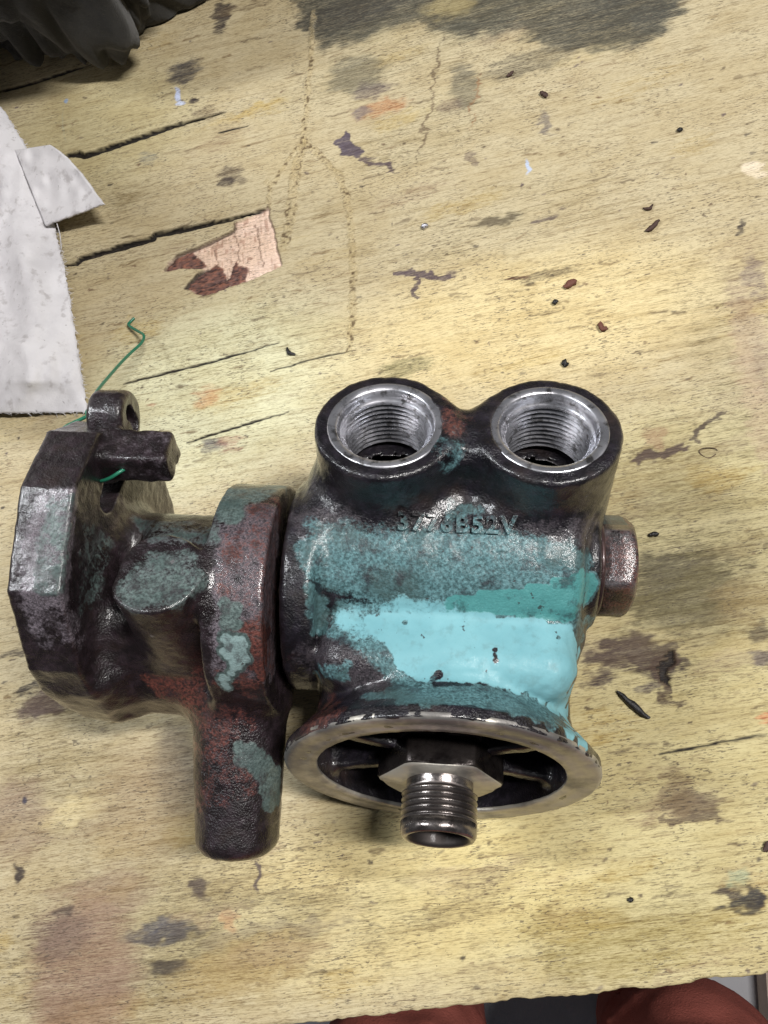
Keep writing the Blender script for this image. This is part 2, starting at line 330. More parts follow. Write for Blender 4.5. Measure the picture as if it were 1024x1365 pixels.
quads = np.stack([idx[:-1, :-1], idx[:-1, 1:], idx[1:, 1:], idx[1:, :-1]], -1).reshape(-1, 4)

b = NT('weathered_yellow_paint_on_plywood')
at = b.attr('pigment').outputs['Color']
EANG = math.atan2(EU[1], EU[0])
gr = b.scale((1, 1, 1), (0, 0, -EANG))
def stretch(k):
    nd = b.n('ShaderNodeMapping'); b.put(nd.inputs['Vector'], gr); nd.inputs['Scale'].default_value = k; return nd.outputs[0]
g1 = b.noise(2300, 4, .7, stretch((.075, 1, 1))); g2 = b.noise(320, 6, .65, stretch((.10, 1, 1))); g3 = b.noise(2600, 3, .65, stretch((.2, 1, 1)))
g4 = b.noise(60, 5, .65, stretch((.5, 1, 1)))
so = b.attr('soil_and_shade'); fine = b.math('ADD', b.math('MULTIPLY', b.math('SUBTRACT', g1, .5), 1.1), b.math('ADD', b.math('MULTIPLY', b.math('SUBTRACT', g3, .5), .7), b.math('MULTIPLY', b.math('SUBTRACT', g2, .5), .7)))
sm = b.ramp(b.math('ADD', so.outputs['Alpha'], fine), .10, .98)
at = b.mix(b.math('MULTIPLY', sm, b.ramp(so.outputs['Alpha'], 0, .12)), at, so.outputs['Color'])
c = b.mix(b.ramp(g2, .50, .74, 0, .40), at, b.mix(1.0, at, (.60, .53, .42), 'MULTIPLY'))
c = b.mix(b.ramp(g1, .525, .64, 0, .62), c, b.mix(1.0, c, (.36, .29, .22), 'MULTIPLY'))
c = b.mix(b.ramp(g3, .48, .68, 0, .42), c, b.mix(1.0, c, (.48, .43, .37), 'MULTIPLY'))
c = b.mix(b.ramp(g4, .42, .62, 0, .45), c, b.mix(1.0, c, (.84, .78, .66), 'MULTIPLY'))
sp = b.vor(700, gr); sp2 = b.noise(140, 2, .5)
c = b.mix(b.math('MULTIPLY', b.ramp(sp, .10, .16, 1, 0), b.ramp(sp2, .60, .70, 0, .85)), c, (.05, .035, .025))
g7 = b.noise(800, 4, .65, stretch((.03, 1, 1)))
c = b.mix(b.ramp(g7, .50, .72, 0, .5), c, b.mix(1.0, c, (.60, .54, .46), 'MULTIPLY'))
g5 = b.noise(2100, 2, .6, stretch((.22, 1, 1))); g6 = b.noise(45, 4, .6)
c = b.mix(b.math('MULTIPLY', b.ramp(g5, .575, .645), b.ramp(g6, .36, .62, .12, .75)), c, (.062, .045, .032))
nrm = b.bump(b.math('ADD', b.math('MULTIPLY', g1, .7), b.math('MULTIPLY', g3, .5)), .0003, .8)
WOOD = b.out(c, b.ramp(g2, .3, .7, .55, .8), 0.0, nrm, .35)
bench = empty('workbench', (p0[0], p0[1], -.018))
tag(bench, 'worn workbench top of plywood painted yellow, cracked and stained, under the engine part', 'workbench')
me = np_mesh('bench_top', VT.reshape(-1, 3) - np.array(bench.location), quads)
attr(me, 'pigment', CT.reshape(-1, 3))
soil_and_shade = np.concatenate([SOIL_SHADE_C, SOIL_SHADE_A[..., None]], -1); attr(me, 'soil_and_shade', np.concatenate([np.zeros((7, nu, 4)), soil_and_shade], 0).reshape(-1, 4))
top = link('bench_top', me, WOOD, bench)
# plain support under the board
def box_mesh(name, x0, x1, y0, y1, z0, z1, bev=.002):
    bm = bmesh.new(); bmesh.ops.create_cube(bm, size=1)
    for v in bm.verts: v.co = Vector(((x0 + x1) / 2 + v.co.x * (x1 - x0), (y0 + y1) / 2 + v.co.y * (y1 - y0), (z0 + z1) / 2 + v.co.z * (z1 - z0)))
    if bev: bmesh.ops.bevel(bm, geom=bm.edges[:], offset=bev, segments=2, affect='EDGES')
    me = bpy.data.meshes.new(name); bm.to_mesh(me); bm.free(); return me
w_ = NT('raw_timber'); WN = w_.noise(40, 5, .6, w_.scale((1, 1, .1)))
TIMBER = w_.out(w_.mix(WN, (.36, .25, .14), (.22, .14, .08)), .75)
for dx, dy in ((-.42, .08), (.42, .08), (-.42, .58), (.42, .58)):
    wx = dx * EU[0] + dy * EV[0]; wy = dx * EU[1] + dy * EV[1]
    l = link('leg', box_mesh('leg', wx - .04, wx + .04, wy - .04, wy + .04, -.83, -.002), TIMBER, bench)

# ================================================================ FLOOR
f_ = NT('grey_concrete'); fn = f_.noise(6, 8, .65); fn2 = f_.noise(90, 4, .6)
CONC = f_.out(f_.mix(f_.ramp(fn, .35, .7), (.50, .50, .53), (.62, .62, .65)), .8, 0.0, f_.bump(fn2, .002, .4))
me = np_mesh('floor', [(-5, -5, -.85), (5, -5, -.85), (5, 5, -.85), (-5, 5, -.85)], [[0, 1, 2, 3]])
tag(link('floor', me, CONC), kind='structure', label='flat grey concrete floor below the workbench')

# ================================================================ SIGNED DISTANCE CASTINGS
class Grid:
    def __init__(s, lo, hi, h):
        s.lo = np.array(lo, np.float32); s.h = h
        n = [int((b - a) / h) + 2 for a, b in zip(lo, hi)]
        ax = [(s.lo[i] + h * np.arange(n[i])).astype(np.float32) for i in range(3)]
        s.X, s.Y, s.Z = ax[0][:, None, None], ax[1][None, :, None], ax[2][None, None, :]; s.n = n
def smin(a, b, k):
    h = np.maximum(k - np.abs(a - b), 0) / k; return np.minimum(a, b) - h * h * (k * .25)
def smax(a, b, k): return -smin(-a, -b, k)
def capped(rad, ax, lo, hi, rnd=0.0):
    """rad: distance to axis minus radius; ax: axial coordinate"""
    q = np.abs(ax - (lo + hi) / 2) - (hi - lo) / 2
    a = rad + rnd; q = q + rnd
    return np.minimum(np.maximum(a, q), 0) + np.hypot(np.maximum(a, 0), np.maximum(q, 0)) - rnd
def rbox(X, Y, Z, c, hs, r):
    q = [np.abs(A - c[i]) - hs[i] + r for i, A in enumerate((X, Y, Z))]
    return np.sqrt(np.maximum(q[0], 0) ** 2 + np.maximum(q[1], 0) ** 2 + np.maximum(q[2], 0) ** 2) + np.minimum(np.maximum(q[0], np.maximum(q[1], q[2])), 0) - r
def seg(X, Y, Z, a, b, ra, rb, flat=3.0):
    """tapered rod with a rounded flat end"""
    a = np.array(a, float); b = np.array(b, float); L = np.linalg.norm(b - a); e = (b - a) / L
    t = (X - a[0]) * e[0] + (Y - a[1]) * e[1] + (Z - a[2]) * e[2]
    d2 = (X - a[0]) ** 2 + (Y - a[1]) ** 2 + (Z - a[2]) ** 2 - t * t
    r = np.sqrt(np.maximum(d2, 0)) - (ra + (rb - ra) * np.clip(t / L, 0, 1))
    return capped(r, t, 0, L, flat)
def surface_nets(S_, g):
    nx, ny, nz = S_.shape; neg = S_ < 0
    cnt = np.zeros((nx - 1, ny - 1, nz - 1), np.uint8)
    for dx in (0, 1):
        for dy in (0, 1):
            for dz in (0, 1): cnt += neg[dx:nx - 1 + dx, dy:ny - 1 + dy, dz:nz - 1 + dz]
    act = (cnt > 0) & (cnt < 8); I = np.argwhere(act); N = len(I)
    acc = np.zeros((N, 3)); num = np.zeros(N)
    cs = [(dx, dy, dz) for dx in (0, 1) for dy in (0, 1) for dz in (0, 1)]
    val = {c: S_[I[:, 0] + c[0], I[:, 1] + c[1], I[:, 2] + c[2]] for c in cs}
    for c in cs:
        for ax in range(3):
            if c[ax] == 0:
                d = list(c); d[ax] = 1; d = tuple(d); a, b_ = val[c], val[d]; m = (a < 0) != (b_ < 0)
                t = a[m] / (a[m] - b_[m]); p = np.repeat(np.array([c], float), m.sum(), 0); p[:, ax] += t
                acc[m] += p; num[m] += 1
    pos = (I + acc / num[:, None]) * g.h + g.lo
    vid = np.full(act.shape, -1, np.int32); vid[act] = np.arange(N)
    Q = []
    for ax in range(3):
        o1, o2 = [(1, 2), (2, 0), (0, 1)][ax]
        a = [slice(None)] * 3; b_ = [slice(None)] * 3; a[ax] = slice(0, -1); b_[ax] = slice(1, None)
        A, B = neg[tuple(a)], neg[tuple(b_)]; E = np.argwhere(A != B)
        lim = act.shape; ok = (E[:, o1] > 0) & (E[:, o2] > 0) & (E[:, o1] < lim[o1]) & (E[:, o2] < lim[o2]); E = E[ok]
        s_ = A[E[:, 0], E[:, 1], E[:, 2]]
        def at(d1, d2):
            e = E.copy(); e[:, o1] -= d1; e[:, o2] -= d2; return vid[e[:, 0], e[:, 1], e[:, 2]]
        q = np.stack([at(1, 1), at(0, 1), at(0, 0), at(1, 0)], 1); q[~s_] = q[~s_][:, ::-1]; Q.append(q)
    return pos, np.concatenate(Q)
def rough_up(S_, g, amps):
    i = np.argwhere(np.abs(S_) < 2.2)
    p = i * g.h + g.lo; d = 0
    for s_, a in amps: d = d + (n3(p, s_) - .5) * 2 * a
    S_[i[:, 0], i[:, 1], i[:, 2]] += d.astype(np.float32); return S_

# pump frame: X along the bodies, Z along the two ports, -Y out of the filter flange (mm)
bb = math.radians(38)
PX = unit([.995, -.035, .08]); PZ = V(0, math.sin(bb), math.cos(bb)); PZ = unit(PZ - PZ.dot(PX) * PX); PY = np.cross(PZ, PX)
PO = V(0, -14, -257.5)
PM = np.stack([PX, PY, PZ], 1)                             # local -> camera
BASE = V(-30, -10, -52.0)                                  # local point on the bench that carries the parent
WR = W @ PM
def loc2world(l): return W @ (PO + PM @ np.asarray(l, float) - C0) * .001
PORTS = ((1.5, 12.0, 48.8), (48.0, 12.0, 48.8))
FC = V(20.8, -61.5, -28.6); FT = math.radians(2.5)          # filter flange centre, small forward tilt
def fl(X, Y, Z):                                           # flange frame: t along outward axis, radial a (x), b
    y, z = Y - FC[1], Z - FC[2]
    t = -(y * math.cos(FT) + z * math.sin(FT)) ; bz = -y * math.sin(FT) + z * math.cos(FT)
    return X - FC[0], t, bz
NECKC = (-14.5, -10.0); COLC = (-15.5, -3.0)
def sdf_housing(X, Y, Z):
    r = np.hypot(Y, Z)
    d = capped(r - 32.5, X + 0 * Y, -22, 60, 5)
    d = smin(d, capped(np.hypot(Y + 10, Z + 4) - 33.5, X + 0 * Y, -27, -17, 2.5), 5)
    a, t, bz = fl(X, Y, Z); rr = np.hypot(a, bz)
    neck = capped(rr - 39.6, t, -60, -4, 2)
    d = smin(d, neck, 2.2)
    d = smin(d, rbox(X, Y, Z, (21.0, -26, -14), (37.6, 23, 27), 9), 2.5)
    cone = np.maximum(rr - (40.2 + np.clip((t + 13) / 9.5, -.1, 1) * 7.7), np.maximum(t + 0.2, -16 - t))
    d = smin(d, cone, 2.5)
    for i, (px, py, pz) in enumerate(PORTS):
        q = np.hypot(X - px, Y - py)
        d = smin(d, capped(q - 20.7 - .5 * np.clip((48 - Z) / 25, 0, 1), Z + 0 * X, 5, pz - .25, 1.6), 7)
    d = smin(d, rbox(X, Y, Z, (24.7, 12, 26), (9, 9.5, 19.5), 3), 8)
    d = smin(d, capped(np.hypot(Y + 4, Z - 5) - 19, X + 0 * Y, 50, 65.5, 2), 4)
    d = smin(d, rbox(X, Y, Z, (50, -14, -14), (11, 20, 20), 8), 8)
    # hollows
    for px, py, pz in PORTS:
        q = np.hypot(X - px, Y - py); d = np.maximum(d, -capped(q - 16.2, Z + 0 * X, 26, 60)); d = np.maximum(d, -capped(np.hypot(q * .8, Z - 12) - 15.5, Z + 0 * X, -8, 40))
    d = np.maximum(d, -capped(rr - 38.3, t, -15, 20, 1))
    d = np.maximum(d, -capped(rr - 34.5, t, -22, 20, 4))
    for an in (28, 152, 205, 335, 270):                     # cast ribs inside the filter cavity
        ca, sa = math.cos(math.radians(an)), math.sin(math.radians(an))
        u_, w_2 = a * ca + bz * sa, -a * sa + bz * ca
        d = smin(d, rbox(u_, w_2, t, (27, 0, -13), (12, 2.4, 8), 1.5), 3)
    return d
PLATE = [(15, 40.5), (8, 46), (-14, 46.6), (-40, 32.5), (-51, 8), (-52, -4), (-49.5, -17), (-40, -37), (-26, -51), (-8, -59), (10, -57.5), (24, -42), (33, -20), (35, 4), (30, 24), (22, 36)]
def polysdf(Y, Z, P_):
    d = np.full(np.broadcast(Y, Z).shape, 1e9, np.float32); ins = np.zeros(d.shape, bool)
    for k in range(len(P_)):
        a, b_ = np.array(P_[k]), np.array(P_[(k + 1) % len(P_)]); e = b_ - a
        t = np.clip(((Y - a[0]) * e[0] + (Z - a[1]) * e[1]) / (e @ e), 0, 1)
        d = np.minimum(d, np.hypot(Y - a[0] - t * e[0], Z - a[1] - t * e[1]))
        ins ^= ((a[1] > Z) != (b_[1] > Z)) & (Y < (b_[0] - a[0]) * (Z - a[1]) / (b_[1] - a[1] + 1e-9) + a[0])
    return np.where(ins, -d, d)
BOSS = (-60.0, -30.5, 31.0)
LEG = (V(-45, -30, -18), V(-42.6, -82, -50.5), 16.0, 13.0)
def sdf_bracket(X, Y, Z):
    pl = polysdf(Y, Z, PLATE)
    d = capped(pl, X + 0 * Y, -99.6, -83.5, 1.2)
    neck = capped(np.hypot(Y - NECKC[0], Z - NECKC[1]) - 28.5, X + 0 * Y, -92, -40, 2)
    d = smin(d, neck, 6)
    # belly web under the neck towards the plate
    d = smin(d, rbox(X, Y, Z, (-66, -34, -22), (24, 13, 12), 8), 8)
    col = capped(np.hypot(Y - COLC[0], Z - COLC[1]) - 35.5, X + 0 * Y, -47.8, -30.0, 1.0)
    d = smin(d, col, 3)
    q = np.hypot(X - BOSS[0], Y - BOSS[1])
    d = smin(d, capped(q - 13.2, Z + 0 * X, -5, BOSS[2], 1.0), 4)
    d = smin(d, rbox(X, Y, Z, (-88, -42, -16), (9, 8, 13), 4), 8)
    d = smax(d, -(np.sqrt(((X + 77.5) / 6.0) ** 2 + ((Y + 20) / 25) ** 2 + ((Z - 26) / 17) ** 2) - 1) * 6, 4)
    leg = seg(X, Y, Z, LEG[0], LEG[1], LEG[2], LEG[3], 5)
    d = smin(d, leg, 7)
    # slotted bolt hole in the upper ear and hollow under the foot
    d = np.maximum(d, -np.maximum(np.hypot(np.maximum(np.abs(Y - 4) - 5, 0), Z - 27) - 5.2, X + 76))
    d = smax(d, -capped(np.hypot(Y + 56, Z + 24) - 7, X + 0 * Y, -82, -68, 3), 3)
    return d
def build_sdf(fn, lo, hi, h, amps):
    g = Grid(lo, hi, h); S_ = np.ascontiguousarray(np.broadcast_to(fn(g.X, g.Y, g.Z), g.n)).astype(np.float32)
    rough_up(S_, g, amps); return surface_nets(S_, g)

# ---- casting material: oily black iron under layers of paint chosen by point masks
def cast_mat(name, base, rough, grey_, teal_, teal2_, red_):
    k = NT(name); A = k.attr('paint'); r, g_, bl = k.sep(A.outputs['Color'])[:3]; al = A.outputs['Alpha']
    n1 = k.noise(260, 6, .68); n2_ = k.noise(1100, 4, .65); n4 = k.noise(60, 5, .6); n5 = k.noise(2600, 2, .6); v1_ = k.vor(1500)
    edge = k.math('ADD', k.math('MULTIPLY', k.math('SUBTRACT', n1, .5), 1.1), k.math('ADD', k.math('MULTIPLY', k.math('SUBTRACT', n2_, .5), .7), k.math('MULTIPLY', k.math('SUBTRACT', k.noise(120, 5, .6), .5), .9)))
    th = lambda m: k.ramp(k.math('ADD', m, edge), .44, .56)
    ts = lambda m: k.ramp(k.math('ADD', m, edge), .30, .72)
    mL, mT, mR, mG = k.ramp(k.math('ADD', r, edge), .30, .70), ts(g_), ts(bl), ts(al)
    dark = k.mix(k.ramp(n1, .40, .72), base, (base[0] * 2.4 + .004, base[1] * 2.2 + .0035, base[2] * 2.4 + .005))
    dark = k.mix(k.ramp(n4, .52, .75, 0, .45), dark, (.042, .024, .018))
    c_ = dark
    c_ = k.mix(mG, c_, k.mix(k.ramp(k.math('ADD', k.math('MULTIPLY', n5, .6), k.math('MULTIPLY', n2_, .5)), .38, .70), grey_[0], grey_[1]))
    c_ = k.mix(mR, c_, k.mix(k.ramp(n2_, .35, .65), red_[0], red_[1]))
    teal = k.mix(k.ramp(n2_, .30, .72), teal_[0], teal_[1])
    teal = k.mix(k.ramp(n4, .42, .64, 0, .7), teal, (.035, .058, .055))
    teal = k.mix(k.ramp(g_, 1.0, 1.2), teal, k.mix(n2_, teal2_[0], teal2_[1]))
    c_ = k.mix(mT, c_, teal)
    light = k.mix(k.ramp(n4, .3, .7), (.15, .345, .385), (.185, .40, .44))
    light = k.mix(k.ramp(n5, .62, .75, 0, .25), light, (.08, .28, .30))
    light = k.mix(k.ramp(n1, .50, .70, 0, .38), light, (.12, .23, .24))
    c_ = k.mix(mL, c_, light)
    nose = k.math('ADD', k.math('MULTIPLY', n1, .18), k.math('MULTIPLY', n2_, .40)); nose = k.math('ADD', nose, k.math('ADD', k.math('MULTIPLY', n5, .35), k.math('MULTIPLY', v1_, .35)))
    grime = k.math('MULTIPLY', k.ramp(k.noise(130, 6, .7), .50, .66), k.math('SUBTRACT', 1.0, k.math('MULTIPLY', mL, .93)))
    c_ = k.mix(k.math('MULTIPLY', grime, .72), c_, dark)
    pt = k.n('ShaderNodeNewGeometry').outputs['Pointiness']
    c_ = k.mix(k.math('MULTIPLY', k.ramp(pt, .525, .60), k.math('MULTIPLY', k.ramp(n1, .35, .6), k.math('SUBTRACT', .75, k.math('MULTIPLY', mL, .6)))), c_, (.15, .14, .145))
    c_ = k.mix(k.math('MULTIPLY', k.ramp(k.noise(420, 3, .5), .70, .73), .8), c_, (.03, .025, .025))
    film = k.math('MULTIPLY', k.math('ADD', mT, mL), .35)
    hgt = k.fmix(k.math('MULTIPLY', mL, .9), k.math('ADD', k.math('MULTIPLY', nose, k.math('SUBTRACT', 1.0, k.math('MULTIPLY', mT, .45))), film), k.math('ADD', k.math('MULTIPLY', n4, .1), k.math('ADD', k.math('MULTIPLY', n2_, .10), .85)))
    nrm_ = k.bump(hgt, .0009, .55)
    ro = k.fmix(mL, k.ramp(n4, .35, .65, rough[0], rough[1]), .62)
    ro = k.fmix(k.math('MULTIPLY', mT, k.math('SUBTRACT', 1.0, mL)), ro, .48)
    return k.out(c_, ro, 0.0, nrm_, .3, k.math('MULTIPLY', k.ramp(n4, .34, .54, .2, 1.0), k.math('SUBTRACT', 1.0, k.math('ADD', k.math('MULTIPLY', mL, .85), k.math('MULTIPLY', mT, .5)))), .12, coatn=k.bump(k.math('ADD', n2_, k.math('MULTIPLY', n1, .3)), .0005, .32))
IRON = cast_mat('oily_painted_cast_iron', (.006, .0052, .007), (.26, .48), ((.014, .012, .014), (.066, .056, .064)), ((.028, .062, .066), (.125, .25, .27)), ((.05, .18, .18), (.085, .285, .28)), ((.04, .02, .02), (.12, .045, .035)))
BROWN = cast_mat('rusty_brown_cast_iron', (.011, .0078, .0085), (.24, .46), ((.04, .035, .04), (.17, .145, .165)), ((.035, .05, .048), (.13, .175, .165)), ((.13, .19, .19), (.27, .37, .36)), ((.035, .018, .016), (.13, .043, .033)))

pump = empty('oil_filter_head')
tag(pump, 'grimy turquoise and black cast iron oil filter head with two threaded ports and bracket', 'engine part')
mw = Matrix([list(r) + [0] for r in WR] + [[0, 0, 0, 1]]); mw.translation = Vector(loc2world(BASE)); pump.matrix_world = mw
def part(name, pos, quads, mat, parent=pump, tris=None, smooth=True):
    me = np_mesh(name, (np.asarray(pos) - BASE) * .001, quads, smooth, tris); return link(name, me, mat, parent)
def splat(pos, blobs):
    """soft paint patches: (centre, radius, strength) in pump millimetres"""
    m = np.zeros(len(pos), np.float32)
    for c_, r, s_ in blobs:
        r = np.array(r if hasattr(r, '__len__') else (r, r, r), float)
        d = np.sqrt((((pos - np.array(c_)) / r) ** 2).sum(1)); m = np.maximum(m, s_ * smooth01((1.5 - d) / 1.0))
    return m
